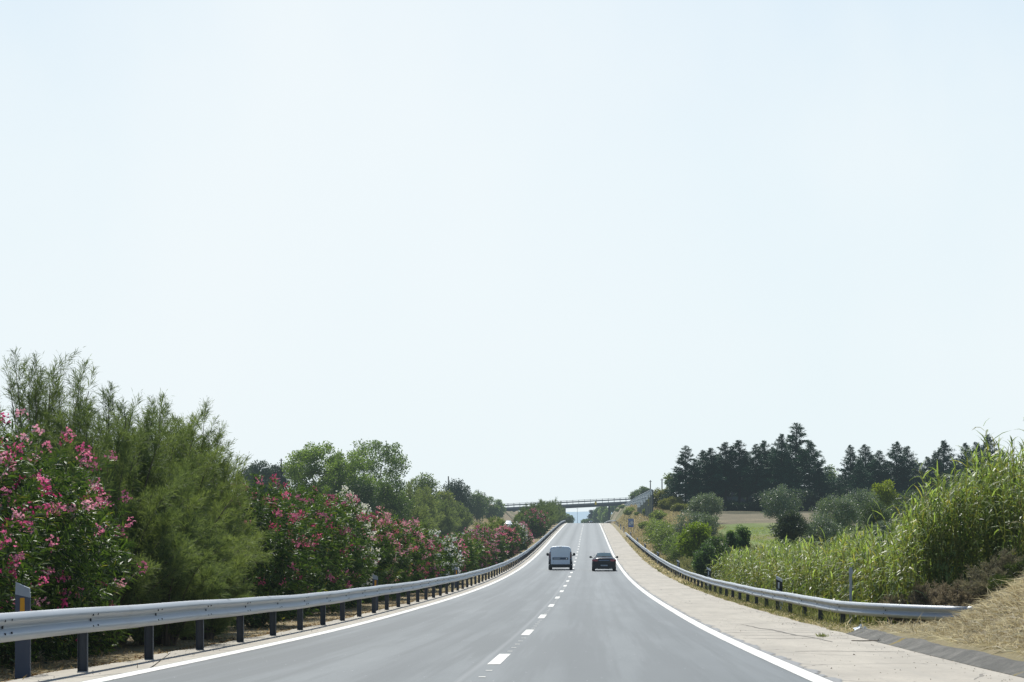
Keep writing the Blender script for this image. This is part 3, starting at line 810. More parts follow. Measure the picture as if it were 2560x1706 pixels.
# ------------------------------------------------------------------ vehicles
def loft(stations, mirror=True):
    rows = []
    for y, hp in stations:
        pts = [(x_, y, z_) for x_, z_ in hp]
        pts += [(-x_, y, z_) for x_, z_ in hp[::-1] if x_ > 1e-6]
        rows.append(pts)
    return MB().grid(rows, True, True)
def subsurf(o, lv=2):
    m = o.modifiers.new('sub', 'SUBSURF'); m.levels = lv; m.render_levels = lv; return o
def prof(w, zb, zm, zbelt, wt, zt):
    return [(0, zb), (w * .80, zb), (w * .965, zb + .07), (w, zm), (w * .975, zbelt), (wt + (w - wt) * .18, zbelt + (zt - zbelt) * .25), (wt, zt - .09), (wt * .86, zt - .02), (0, zt)]
def wheel(x, y, r, wd, parent):
    w_ = MB(); n = 24
    ringp = [(-wd/2, r * .62), (-wd/2, r * .93), (-wd/2 + .025, r), (wd/2 - .025, r), (wd/2, r * .93), (wd/2, r * .62)]
    rows = [[(p[0], p[1] * math.cos(a), p[1] * math.sin(a)) for p in ringp] for a in [2 * math.pi * k / n for k in range(n + 1)]]
    root = link('wheel', None, parent); root.location = (x, y, r)
    w_.grid(rows).build('tyre', M['tyre'], root, True)
    q = MB()
    for k in range(n):
        a, c = 2 * math.pi * k / n, 2 * math.pi * (k + 1) / n
        for sx in (-1, 1):
            xo = sx * wd * .40
            q.poly([(xo, 0, 0), (xo, r * .63 * math.cos(a), r * .63 * math.sin(a)), (xo, r * .63 * math.cos(c), r * .63 * math.sin(c))])
    q.build('rim', M['rim'], root)
    return root

def sedan(label, paint, loc, rot, group=None):
    root = thing('car', label, 'car', loc, rot, group)
    st = [(0.0, prof(.78, .26, .55, .80, .66, .93)), (.04, prof(.86, .20, .56, .84, .70, .99)), (.30, prof(.895, .16, .58, .90, .70, 1.045)), (.62, prof(.905, .15, .6, .92, .675, 1.07)),
          (.95, prof(.91, .15, .6, .92, .60, 1.22)), (1.35, prof(.91, .15, .6, .92, .545, 1.335)), (2.0, prof(.91, .15, .6, .92, .56, 1.385)), (2.6, prof(.91, .15, .6, .92, .56, 1.35)),
          (3.2, prof(.91, .15, .6, .90, .63, 1.12)), (3.55, prof(.90, .19, .6, .86, .70, .98)), (4.2, prof(.87, .22, .55, .76, .70, .84)), (4.5, prof(.80, .26, .5, .66, .64, .72)), (4.6, prof(.62, .33, .45, .56, .5, .60))]
    subsurf(loft(st).build('body', M[paint], root, True), 2)
    gm = MB()
    g = [[(-.60, .66, 1.10), (-.2, .60, 1.115), (.2, .60, 1.115), (.60, .66, 1.10)], [(-.53, .98, 1.245), (-.2, .95, 1.265), (.2, .95, 1.265), (.53, .98, 1.245)], [(-.475, 1.30, 1.345), (-.2, 1.28, 1.365), (.2, 1.28, 1.365), (.475, 1.30, 1.345)]]
    gm.grid(g).build('rear_window', M['glass'], root, True)
    for s in (-1, 1):
        MB().poly([(s * .845, .95, .985), (s * .845, 2.95, .985), (s * .80, 2.9, 1.02), (s * .655, 2.45, 1.27), (s * .64, 1.9, 1.29), (s * .66, 1.4, 1.24)]).build('side_window', M['glass'], root)
        MB().box(.47 * s - .22, .47 * s + .22, -.03 + .05, .16, .74, .885, .03).build('tail_light', M['red'], root) if False else None
        t = MB(); x0, x1 = (.44, .80)
        t.grid([[(s * x0, -.005, .87), (s * .66, .0, .885), (s * x1, .06, .885), (s * .885, .26, .865)], [(s * (x0 + .05), -.020, .745), (s * .64, -.012, .735), (s * (x1 + .02), .045, .745), (s * .905, .22, .77)]]).build('tail_light', M['red'], root, True)
        m_ = MB().box(s * 1.0 - .10, s * 1.0 + .10, 2.72, 2.80, .95, 1.09, .035); m_.tube([(s * .84, 2.76, .97), (s * .95, 2.76, 1.0)], .025, 6)
        m_.build('mirror', M['black'], root)
        MB().tube([(s * .52, -.065, .21), (s * .52, .14, .21)], .04, 8).build('exhaust', M['chrome'], root)
    MB().grid([[(-.40, -.012, .825), (0, -.022, .835), (.40, -.012, .825)], [(-.38, -.02, .80), (0, -.03, .807), (.38, -.02, .80)]]).build('boot_trim', M['chrome'], root)
    MB().box(-.26, .26, -.066, -.0555, .385, .485, .004).build('number_plate', M['plate_grey'], root)
    b = MB(); b.box(-.84, .84, -.055, .10, .165, .52, .05); b.build('bumper_skirt', M['black'], root)
    MB().tube([(.02, 1.42, 1.37), (.02, 1.30, 1.50)], .008, 5).build('aerial', M['black'], root)
    MB().box(-.17, .17, .545, .575, 1.085, 1.10, .004).build('brake_light', M['red_dark'], root)
    for s in (-1, 1):
        for yy in (.86, 3.65): wheel(s * .785, yy, .325, .235, root)
    return root

def van(label, loc):
    root = thing('van', label, 'van', loc)
    def vp(w, zb, wt, zt, belt=1.15): return [(0, zb), (w * .82, zb), (w * .98, zb + .06), (w, .75), (w * .985, belt), (wt + (w - wt) * .35, belt + (zt - belt) * .55), (wt, zt - .16), (wt * .87, zt - .03), (0, zt)]
    st = [(0.0, vp(.86, .30, .76, 1.80)), (.04, vp(.89, .24, .775, 1.825)), (.25, vp(.90, .19, .785, 1.84)), (1.2, vp(.905, .19, .79, 1.85)), (2.4, vp(.905, .19, .78, 1.84)), (2.9, vp(.90, .26, .74, 1.72)),
          (3.45, vp(.90, .26, .76, 1.18, .98)), (3.9, vp(.86, .28, .72, 1.02, .86)), (4.22, vp(.74, .34, .60, .80, .70))]
    subsurf(loft(st).build('body', M['van_white'], root, True), 2)
    # rear doors
    for s in (-1, 1):
        out_ = [(.008, .44), (.655, .44), (.72, .50), (.735, 1.1), (.70, 1.60), (.64, 1.70), (.38, 1.735), (.008, 1.742)]
        f = MB(); fr = [(s * a, -.012, c) for a, c in out_]; bk = [(s * a, .05, c) for a, c in out_]
        f.grid([fr, bk], True, True)
        f.build('rear_door', M['van_white'], root)
        # tall tail light column and dark lower corner
        t = MB(); t.grid([[(s * .755, -.016, 1.40), (s * .80, .0, 1.39), (s * .855, .13, 1.36)], [(s * .755, -.018, 1.15), (s * .835, .0, 1.15), (s * .893, .14, 1.15)], [(s * .735, -.018, .92), (s * .835, .0, .92), (s * .905, .14, .92)]])
        t.build('tail_light', M['red_dark'], root, True)
        t = MB(); t.grid([[(s * .73, -.018, .90), (s * .84, .0, .90), (s * .908, .20, .90)], [(s * .735, -.022, .44), (s * .88, .0, .44), (s * .914, .22, .44)]])
        t.build('corner_trim', M['black'], root, True)
        m_ = MB().box(s * 1.03 - .10, s * 1.03 + .10, 2.86, 2.95, 1.05, 1.27, .04); m_.tube([(s * .87, 2.9, 1.05), (s * .97, 2.9, 1.08)], .03, 6)
        m_.build('mirror', M['black'], root)
        MB().poly([(s * .905, 2.15, 1.16), (s * .905, 3.15, 1.14), (s * .80, 2.85, 1.55), (s * .79, 2.15, 1.58)]).build('side_window', M['glass'], root)
        for yy in (.82, 3.4): wheel(s * .795, yy, .32, .235, root)
    MB().box(-.865, .865, -.05, .30, .19, .437, .05).build('bumper', M['black'], root)
    MB().box(-.60, .60, -.034, -.0125, .79, .97, .008).build('plate_trim', M['marker_grey'], root)
    o = MB().box(-.52, -.02, -.041, -.0345, .825, .935, .003).build('number_plate', M['plate_grey'], root)
    MB().tube([(.48, -.036, .88), (.48, -.045, .88)], .05, 12).build('badge', M['chrome'], root)
    MB().box(-.09, .09, -.03, .03, 1.765, 1.80, .006).build('brake_light', M['red_dark'], root)
    MB().box(-.56, -.50, -.022, -.0125, .60, .63, .003).build('door_badge', M['black'], root)
    return root
van('white panel van driving ahead in the left lane', (-2.18, 165.5, rz(165.5) ))
vn = bpy.data.objects['van']; vn.rotation_euler = (math.atan2(rz(169.5) - rz(165.5), 4), 0, 0)
cr = sedan('dark blue saloon car driving ahead in the right lane, beside the white van', 'car_dark', (1.14, 161.0, rz(161)), 0)
cr.rotation_euler = (math.atan2(rz(165) - rz(161), 4), 0, 0)
def fcopy(root, loc, rot, label):
    return dup(root, loc, rot, label)
fc = fcopy(cr, (.75, 780, rz(780)), 0, 'tiny dark car far ahead, just over the crest before the bridge')
x = at(1270, 0, 481)[0]
sedan('white car on the opposite carriageway, half hidden by the bushes of the median', 'car_white', (x, 486, rz(486) - .38 + .62), R(180))
bpy.data.objects[[o.name for o in bpy.data.objects if o.name.startswith('car') and o.type == 'EMPTY'][-1]].location.z = rz(486) - .375

# ------------------------------------------------------------------ bridge
bx0, bz0 = -31.6, EYE + 1.63
sl_ = (3.9 - 1.63) / (14.0 + 31.6)
br = thing('overpass_bridge', 'grey concrete overpass bridge crossing the motorway in the distance', 'bridge', (-31.6, 800, bz0))
ang = math.atan(sl_)
def bm_(x0, x1, y0, y1, z0, z1):
    b = MB(); b.box(x0, x1, y0, y1, z0, z1)
    b.v = [(p[0] * math.cos(ang) - p[2] * math.sin(ang), p[1], p[0] * math.sin(ang) + p[2] * math.cos(ang)) for p in b.v]
    return b
bm_(-6, 56, .55, 8.5, 0, .80).build('girder', M['concrete_dark'], br)
bm_(-6, 56, 0, 9.0, .805, 1.45).build('deck', M['concrete'], br)
for y0 in (.1, 8.82):
    rl = bm_(-6, 56, y0, y0 + .08, 2.05, 2.42).build('railing', M['rail_dark'], br)
    bm_(-6, 56, y0 + .02, y0 + .06, 2.78, 2.84).build('handrail', M['rail_dark'], rl)
    pmx = None
    for k in range(28):
        xx = -5 + k * 2.2
        o = bm_(xx - .05, xx + .05, y0 + .085, y0 + .18, 1.452, 2.95)
        o.build('railing_post', M['rail_dark'], rl)
for px_ in (1523.0, 1412.0, 1310.0):
    xx = (px_ - VX) * 804 / F + 31.6
    zt = xx * sl_ - .01
    gzz = gz(xx - 31.6, 804) - bz0
    MB().tube([(xx, 4.5, gzz - .5), (xx, 4.5, zt - .01)], .36, 14).build('column', M['concrete_dark'], br, True)
x, y, z = at(1489, 1258, 799.6)
ys_ = thing('warning_sign', 'small yellow sign panel fixed to the bridge railing', 'sign', (x, 799.85, z - .62))
MB().box(-.34, .34, -.03, .03, 0, .98, .02).build('board', M['yellow'], ys_)
MB().box(-.20, .20, -.03, .03, .985, 1.25, .02).build('top_plate', M['yellow'], ys_)

# thin lamp mast beyond the crest, utility poles
x, y, z = at(1443.4, 1272, 1050)
o = thing('lamp_mast', 'thin grey mast standing on the road axis under the bridge', 'mast', (x, y, gz(x, y)))
MB().tube([(0, 0, -.3), (0, 0, z - gz(x, y))], [.11, .06], 8).build('shaft', M['post'], o)
MB().box(-.5, .5, -.08, .08, z - gz(x, y), z - gz(x, y) + .1, .02).build('lamp_head', M['post'], o)
def pole(px, py, Y, label, arm=True):
    x, y, z = at(px, py, Y); g = gz(x, y)
    o = thing('utility_pole', label, 'utility pole', (x, y, g), 0, 'distant utility poles')
    MB().tube([(0, 0, -.5), (0, 0, z - g)], [.17, .11], 8).build('shaft', M['wood_pole'], o)
    if arm: MB().box(-.35, .35, -.05, .05, z - g - .35, z - g - .25, .01).build('crossarm', M['wood_pole'], o)
pole(703, 1147, 380, 'thin pole rising above the dark trees on the far left')
pole(1121, 1191, 430, 'thin pole behind the bushes on top of the left bank', False)
pole(1196, 1226, 600, 'left one of two thin poles above the low bushes left of the bridge', False)
pole(1212, 1231, 620, 'right one of two thin poles above the low bushes left of the bridge', False)
pole(1626, 1201, 520, 'left one of two poles above the noise barrier')
pole(1655, 1197, 480, 'right one of two poles above the noise barrier, next to the conifers')

# ------------------------------------------------------------------ noise barriers
def barrier(label, pts, mp, name='noise_barrier', w_frac=1.0, bottom=None, clear=0.0):
    """pts: list of (x, y, z_top); one stepped panel and one post per interval"""
    x0, y0, z0 = pts[0]; g0 = gz(x0, y0)
    root = thing(name, label, 'noise barrier', (x0, y0, g0))
    for i in range(len(pts) - 1):
        (xa, ya, za), (xb, yb, zb_) = pts[i], pts[i+1]
        zt = (za + zb_) / 2
        zlo = min(gz(xa, ya), gz(xb, yb)) - .3
        dx, dy = xb - xa, yb - ya; l = math.hypot(dx, dy); nx_, ny_ = -dy / l * .05, dx / l * .05
        def pr(z1, z2, t=1.0, m=None, nm='panel', par=root):
            rows = [[(xa + nx_*t - x0, ya + ny_*t - y0, z - g0), (xb + nx_*t - x0, yb + ny_*t - y0, z - g0), (xb - nx_*t - x0, yb - ny_*t - y0, z - g0), (xa - nx_*t - x0, ya - ny_*t - y0, z - g0)] for z in (z1, z2)]
            return MB().grid(rows, True, True).build(nm, m, par)
        pn = pr(zlo, zt - clear, 1.0, M[mp])
        if clear:
            pr(zt - clear + .003, zt, .6, M['barrier_light'], 'light_panel')
        else:
            for q in np.linspace(zlo, zt, 5)[1:]:
                pr(q - .05, q + .05, 1.7, M['marker_cap'], 'rail', pn)
        MB().box(xa - x0 - .09, xa - x0 + .09, ya - y0 - .09, ya - y0 + .09, zlo - g0, max(za, zb_) - g0 + .05).build('post', M['marker_cap'] if not clear else M['post'], root)
    return root
# near stepped run down the slope, then the pale run behind it
zs = [1226, 1232, 1238, 1245, 1252, 1258, 1265]; pxs = [1632, 1627, 1621.5, 1615, 1609, 1602, 1593.5]
pts = []
for i, (p, q) in enumerate(zip(pxs, zs)):
    Y = 9.7 * F / (p - VX); pts.append((9.7, Y, EYE + (HY - q) * Y / F))
barrier('dark stepped noise barrier on the right slope, nearer of the two', pts, 'barrier_panel', clear=.55)
pxs = np.linspace(1630, 1561, 13); pts = []
for p in pxs:
    Y = 11.0 * F / (p - VX); q = 1224 + (1630 - p) / 69 * 38 - 2.0 * math.sin((1630 - p) / 69 * math.pi)
    pts.append((11.0, Y, EYE + (HY - q) * Y / F))
barrier('pale grey noise barrier with framed panels, running behind the dark one to the bridge', pts, 'barrier_light')

# ------------------------------------------------------------------ farm building behind the conifers
X0, X1, Y0 = at(1722, 0, 352)[0], at(1908, 0, 352)[0], 352
zt, ze = at(0, 1201, 352)[2], at(0, 1217, 352)[2]
g = gz((X0 + X1) / 2, Y0) - .5
bd = thing('farm_building', 'long low building with terracotta roof and grey walls, seen between the conifer trunks', 'building', (X0, Y0, g))
L_ = X1 - X0
MB().box(0, L_, 0, 7, 0, ze - g).build('wall', M['render'], bd)
b = MB(); e = ze - g + .003; tpz = zt - g
rows = [[(-.3, -.4, e), (L_ + .3, -.4, e)], [(-.3, 3.5, tpz), (L_ + .3, 3.5, tpz)], [(-.3, 7.4, e), (L_ + .3, 7.4, e)]]
b.grid(rows); b.poly([(-.3, -.4, e), (-.3, 3.5, tpz), (-.3, 7.4, e)]); b.poly([(L_ + .3, -.4, e), (L_ + .3, 3.5, tpz), (L_ + .3, 7.4, e)])
b.build('roof', M['terracotta'], bd)
for k in range(4):
    xx = 1.5 + k * (L_ - 3) / 3
    f = MB().box(xx - .5, xx + .5, -.05, -.003, 1.6, 2.7, .01).build('window', M['glass'], bd)

# ------------------------------------------------------------------ median oleanders and tamarisks
DEEP = [(.46, .07, .17), (.56, .13, .25), (.52, .16, .28)]
PINK = [(.66, .14, .32), (.74, .28, .43), (.79, .43, .54), (.55, .06, .22)]
MIX = [(.52, .12, .21), (.60, .22, .31), (.66, .34, .41)]
WHITE = [(.80, .82, .76), (.84, .85, .80), (.78, .80, .70)]
def oleander(seed, x, y, h, rx, ry, pal, frac, label, scale=1.0):
    d = max(1.0, y / 40.0)
    lL = .165 * min(2.2, d ** .5); lW = .026 * min(3.4, d ** .65)
    stems = int(np.clip(620 / d ** .55 * (ry * rx * h) / 14, 170, 760)); per = int(np.clip(46 / d ** .35, 22, 46))
    lf, bl, stm = oleander_meshes(seed, rx, ry, h, stems, per, lL, lW, frac, pal, .035 * min(3.0, d ** .65), 15 if y < 60 else (12 if y < 100 else 8))
    o = thing('oleander_bush', label, 'oleander', (x, y, gz(x, y)), 0, 'oleanders along the median')
    link('foliage', lf, o)
    if bl: link('blossoms', bl, o)['kind'] = 'stuff'
    link('stems', stm, o)
    return o
OL = [
 (-8.3, 26.4, 3.2, 1.6, 2.3, PINK, .24, 'pink oleander cut off by the left edge of the picture'),
 (-8.1, 30.3, 3.45, 1.65, 2.1, PINK, .30, 'large pink oleander behind the nearest marker post, with the biggest blossoms'),
 (-7.95, 33.0, 3.2, 1.15, 1.3, DEEP, .30, 'deep rose oleander on the right shoulder of the large near pink one'),
 (-7.8, 50.6, 3.4, 1.35, 2.4, DEEP, .20, 'sparse rose oleander just right of the feathery tamarisk'),
 (-8.5, 57.5, 3.75, 1.55, 2.7, DEEP, .11, 'dark green oleander with rose blossoms along its top, first of the tall trio'),
 (-8.4, 63.5, 3.85, 1.5, 2.7, DEEP, .08, 'tallest dark oleander with few rose blossoms, middle of the tall trio'),
 (-8.4, 70.0, 3.75, 1.5, 2.7, MIX, .14, 'rose oleander left of the white blossom patch, last of the tall trio'),
 (-8.2, 73.6, 4.0, 1.0, 1.4, WHITE, 1.5, 'white blossoming oleander among pink ones, with the large white cluster on top'),
 (-8.2, 79.0, 3.25, 1.4, 2.4, MIX, .24, 'pink oleander right below the white cluster'),
 (-8.4, 86.0, 3.5, 1.5, 2.8, MIX, .20, 'pink oleander behind the second marker post, right of the white cluster'),
 (-8.3, 93.5, 3.45, 1.4, 2.7, MIX, .26, 'pink oleander in the middle of the long flowering row'),
 (-8.3, 101.5, 3.35, 1.4, 3.0, MIX, .28, 'pink oleander just left of the low white one'),
 (-7.9, 111.5, 2.85, 1.2, 2.8, WHITE, .55, 'low white oleander with scattered blossoms near the guardrail'),
 (-7.9, 121.5, 2.75, 1.2, 2.8, PINK, .35, 'small pink oleander just right of the low white one'),
 (-8.4, 138, 3.0, 1.4, 3.2, PINK, .03, 'plain green oleander almost without blossoms, in the gap of the row'),
 (-8.4, 152, 3.0, 1.5, 3.6, MIX, .3, 'pink oleander right after the plain green one'),
 (-8.4, 166, 3.1, 1.5, 3.6, MIX, .3, 'dusty pink oleander left of the white van, second after the plain green one'),
 (-8.3, 182, 3.0, 1.5, 3.8, PINK, .3, 'pale pink oleander left of the white van, third after the plain green one'),
 (-8.3, 212, 3.1, 1.5, 4.2, MIX, .35, 'pink oleander where the guardrail begins to climb'),
 (-8.2, 238, 3.2, 1.4, 4.5, WHITE, .12, 'oleander with a few whitish blossoms, just before the bare gap'),
 (-8.2, 254, 3.0, 1.4, 4.5, PINK, .40, 'last pink oleander before the bare gap in the median'),
 (-8.3, 326, 4.3, 1.7, 5.5, DEEP, .22, 'dark oleander with dull rose blossoms just after the bare gap'),
 (-8.1, 350, 4.0, 1.6, 5.5, DEEP, .10, 'dark oleander second after the bare gap, close to the crest'),
]
for i, (x, y, h, rx, ry, pal, fr, lb) in enumerate(OL):
    oleander(100 + i, x, y, h, rx, ry, pal, fr, lb)

def tamarisk(seed, x, y, h, rx, ry, label, group='tamarisks in the median', cols=((.068, .098, .05), (.25, .285, .142)), dens=1.0):
    d = max(1.0, y / 40.0)
    fo, bra = tamarisk_meshes(seed, rx, ry, h, int(50 * dens), int(20 / d ** .15), int(46 / d ** .45), cols, .23 * min(2.2, d ** .55), .0095 * min(6.5, d ** 1.05))
    o = thing('tamarisk', label, 'tamarisk', (x, y, gz(x, y)), 0, group)
    link('foliage', fo, o); link('branches', bra, o)
    return o
tamarisk(201, -10.3, 34.0, 4.75, 1.9, 2.0, 'feathery tamarisk at the left edge behind the pink oleander')
tamarisk(202, -9.7, 38.2, 4.95, 2.1, 2.0, 'tallest feathery tamarisk rising behind the large near oleander', dens=1.1)
tamarisk(209, -8.7, 38.9, 4.55, 1.8, 1.9, 'feathery tamarisk between the tallest one and the broad one', dens=1.0)
tamarisk(228, -7.45, 37.3, 2.5, 1.1, 2.2, 'low tamarisk beside the deep rose oleander, just behind the guardrail', dens=1.1)
tamarisk(229, -8.3, 36.2, 4.1, 1.5, 1.8, 'tamarisk directly right of the large near oleander', dens=1.0)
tamarisk(203, -8.3, 41.2, 4.4, 1.9, 2.6, 'broad olive green tamarisk right of the large near oleander', dens=1.35)
tamarisk(204, -8.45, 46.0, 4.65, 1.35, 2.0, 'tamarisk with wispy branches leaning right against the sky', dens=1.5)
tamarisk(205, -7.5, 41.4, 2.0, .9, 2.0, 'low tamarisk growing right behind the guardrail under the broad one', dens=.8)
for i, (x_, y_, h_) in enumerate(((-10.9, 362, 4.2), (-11.4, 400, 4.5), (-11.4, 436, 4.6))):
    tamarisk(230 + i, x_, y_, h_, 1.8, 8, ['near end of the green hedge behind the dark oleanders by the crest', 'green tamarisk right above the dark oleanders by the crest, before the bridge', 'green tamarisk left of the hedge top, hiding the bridge girder'][i], 'hedge of tamarisks beside the crest', cols=((.06, .09, .04), (.17, .20, .09)), dens=1.2)
PALE = ((.13, .16, .06), (.28, .30, .13))
tamarisk(206, -10.3, 128, 3.6, 1.6, 4, 'pale tamarisk behind the small pink oleander')
tamarisk(207, -10.0, 200, 3.3, 1.6, 4.5, 'pale green tamarisk between pink oleanders, left of the white van', cols=PALE)
tamarisk(208, -9.8, 228, 3.7, 1.7, 5, 'pale green tamarisk left of the guardrail bend', cols=PALE)
for i, y in enumerate((376, 404, 434, 466, 500, 536, 574, 612)):
    tamarisk(210 + i, -9.0 + .5 * (i % 2), y, 4.3 + .35 * ((i * 7) % 3) + (.4 if i < 5 else .9), 2.4, 9, ['first', 'second', 'third', 'fourth', 'fifth', 'sixth', 'seventh', 'last'][i] + ' tamarisk of the green hedge beside the crest, counted from the near end', 'hedge of tamarisks beside the crest', cols=((.06, .09, .04), (.17, .20, .09)), dens=1.2)

# ------------------------------------------------------------------ trees and bushes
def tree(name, label, cat, x, y, ztop, rx, seed, mt, c0, c1, lL, lW, clumps=60, per=130, group=None, ry=None, base=.25, rc=.34, tr=.13, z=None, shell=.5, ground_z=None):
    g = gz(x, y) if ground_z is None else ground_z
    h = ztop - g; zlo = h * base
    rzz = (h - zlo) / 2
    cr_, cl = crown_mesh(seed, rx, ry or rx, rzz, zlo + rzz, clumps, per, lL, lW, c0, c1, mt, rc, shell=shell)
    o = thing(name, label, cat, (x, y, g), 0, group)
    link('crown', cr_, o); link('trunk', trunk_mesh(seed, h * .62, tr, cl), o)
    return o
def ptree(name, label, cat, pxc, pxw, pytop, Y, *a, **k):
    x = (pxc - VX) * Y / F; zt_ = EYE + (HY - pytop) * Y / F
    return tree(name, label, cat, x, Y, zt_, pxw / 2 * Y / F, *a, **k)
OLV = ((.06, .085, .065), (.29, .335, .25))
lo = 'olive trees at the edge of the field'
ptree('olive_tree', 'round grey olive tree on the left side of the field, alone before the conifers', 'olive tree', 1767, 98, 1233, 221, 301, 'olive_leaf', *OLV, .20, .06, 60, 150, lo, base=.12)
ptree('olive_tree', 'grey olive tree behind the darker round one, in the middle of the field edge', 'olive tree', 1953, 112, 1215, 205, 302, 'olive_leaf', *OLV, .20, .06, 60, 150, lo, base=.1)
ptree('olive_tree', 'dark round olive tree standing at the near right corner of the green field', 'olive tree', 1977, 84, 1268, 124, 303, 'olive_leaf', (.03, .045, .035), (.12, .15, .11), .13, .04, 60, 170, lo, base=.14)
ptree('olive_tree', 'low grey olive tree right of the dark round one', 'olive tree', 2052, 110, 1285, 130, 304, 'olive_leaf', *OLV, .13, .04, 60, 150, lo, base=.05)
ptree('olive_tree', 'wide olive tree above the reeds, left of the yellow green tree', 'olive tree', 2100, 140, 1238, 158, 305, 'olive_leaf', *OLV, .16, .05, 70, 160, lo, base=.1)
ptree('olive_tree', 'tall grey olive tree just below the dark conifers, left of the yellow green tree', 'olive tree', 2150, 100, 1222, 188, 306, 'olive_leaf', *OLV, .18, .055, 60, 150, lo, base=.1)
ptree('olive_tree', 'olive tree right under the yellow green tree', 'olive tree', 2190, 96, 1246, 150, 307, 'olive_leaf', (.04, .06, .035), (.15, .19, .11), .16, .05, 60, 150, lo, base=.1)
ptree('olive_tree', 'wide olive tree right of the yellow green tree', 'olive tree', 2282, 130, 1225, 172, 308, 'olive_leaf', (.05, .075, .04), (.17, .21, .12), .18, .055, 70, 160, lo, base=.1)
ptree('olive_tree', 'olive tree partly hidden by the tall reeds', 'olive tree', 2375, 100, 1232, 180, 309, 'olive_leaf', *OLV, .18, .055, 60, 140, lo, base=.1)
ptree('olive_tree', 'small olive bush just above the reed tops', 'olive tree', 2205, 74, 1304, 122, 310, 'olive_leaf', *OLV, .12, .04, 50, 130, lo, base=.05)
ptree('broadleaf_tree', 'bright yellow green tree standing between the olives and the dark conifers', 'tree', 2206, 84, 1199, 212, 311, 'leaf', (.14, .17, .025), (.36, .38, .05), .22, .11, 55, 130, base=.15)
# right slope shrubs
ptree('olive_shrub', 'grey green shrub below the round olive tree on the right slope', 'shrub', 1722, 80, 1280, 196, 320, 'olive_leaf', *OLV, .18, .055, 50, 140, 'grey shrubs on the right slope', base=.02)
ptree('olive_shrub', 'low grey green shrub next to the fig tree, right of the other grey shrub', 'shrub', 1765, 70, 1287, 186, 321, 'olive_leaf', *OLV, .17, .05, 50, 130, 'grey shrubs on the right slope', base=.02)
ptree('bramble_bush', 'light green bramble thicket sprawling on the right slope behind the guardrail', 'bush', 1652, 80, 1292, 222, 322, 'leaf', (.08, .11, .045), (.24, .29, .13), .19, .09, 60, 130, base=.0, ry=9)
ptree('bramble_bush', 'green thicket at the foot of the right slope, beside the fig tree', 'bush', 1690, 70, 1330, 186, 323, 'leaf', (.07, .10, .04), (.20, .25, .10), .16, .07, 55, 130, base=.0, ry=7)
ptree('fig_tree', 'round fig tree with bright rounded leaves on the right slope', 'fig tree', 1742, 108, 1306, 162, 324, 'leaf', (.07, .11, .02), (.22, .28, .05), .20, .14, 55, 110, base=.02)
ptree('poplar_sapling', 'broad dark green poplar sapling in front of the fig tree', 'poplar', 1790, 66, 1326, 132, 325, 'leaf', (.03, .06, .03), (.14, .20, .10), .13, .07, 55, 130, 'poplar saplings at the edge of the field', base=.02, rc=.30)
ptree('poplar_sapling', 'low dark green poplar sapling nearest to the guardrail', 'poplar', 1762, 54, 1348, 128, 326, 'leaf', (.03, .06, .03), (.13, .19, .10), .13, .07, 45, 120, 'poplar saplings at the edge of the field', base=.02)
ptree('poplar_sapling', 'slender dark poplar sapling, left one of the upright pair before the field', 'poplar', 1829, 34, 1322, 134, 327, 'leaf', (.03, .06, .03), (.14, .21, .10), .13, .07, 36, 120, 'poplar saplings at the edge of the field', base=.02)
ptree('poplar_sapling', 'tallest slender poplar sapling, right one of the upright pair before the field', 'poplar', 1855, 32, 1303, 135, 328, 'leaf', (.03, .06, .03), (.14, .21, .10), .13, .07, 36, 120, 'poplar saplings at the edge of the field', base=.02)
BRM = ((.10, .11, .04), (.27, .25, .10))
ptree('broom_bush', 'yellowish bush on top of the right bank, next to the end of the noise barrier', 'bush', 1655, 62, 1218, 345, 330, 'leaf', *BRM, .32, .12, 55, 120, 'yellowish bushes on the right bank', base=.0)
ptree('broom_bush', 'wide yellowish bush below the conifers, right of the barrier end', 'bush', 1683, 66, 1242, 330, 331, 'leaf', *BRM, .32, .12, 55, 120, 'yellowish bushes on the right bank', base=.0)
ptree('broom_bush', 'low yellowish bush at the foot of the dark conifers on the right bank', 'bush', 1700, 50, 1262, 318, 332, 'leaf', *BRM, .32, .12, 45, 110, 'yellowish bushes on the right bank', base=.0)
ptree('round_bush', 'hazy green bush behind the pale noise barrier, left one', 'bush', 1592, 34, 1226, 610, 333, 'leaf', (.07, .10, .06), (.18, .22, .13), .5, .2, 50, 110, 'bushes behind the noise barrier', base=.0)
ptree('round_bush', 'hazy green bush behind the pale noise barrier, right one', 'bush', 1613, 36, 1217, 560, 334, 'leaf', (.07, .10, .06), (.18, .22, .13), .5, .2, 50, 110, 'bushes behind the noise barrier', base=.0)
ptree('thin_tree', 'thin pale green tree at the left end of the dark conifer row', 'tree', 1678, 30, 1172, 345, 335, 'leaf', (.10, .13, .05), (.28, .32, .14), .34, .15, 26, 70, base=.2, rc=.30)
ptree('thin_tree', 'pale green tree in the gap between the two groups of conifers', 'tree', 2080, 46, 1160, 352, 336, 'leaf', (.07, .11, .04), (.20, .25, .10), .36, .16, 40, 90, base=.1)
for i, (px, w_, py, Y, lb) in enumerate(((1576, 30, 1270, 470, 'hazy scrub below the pale noise barrier'), (1600, 26, 1288, 415, 'green scrub at the foot of the dark noise barrier, lower one'), (1622, 34, 1272, 372, 'green scrub at the foot of the dark noise barrier, upper one'),
                                          (1648, 44, 1280, 300, 'dry green scrub on the right slope above the bramble thicket'), (1612, 30, 1308, 330, 'low green scrub right of the phone sign'))):
    ptree('scrub_bush', lb, 'bush', px, w_, py, Y, 345 + i, 'leaf', (.09, .115, .05), (.27, .30, .14), .34, .13, 45, 110, 'scrub on the right slope', base=.0, ry=3)
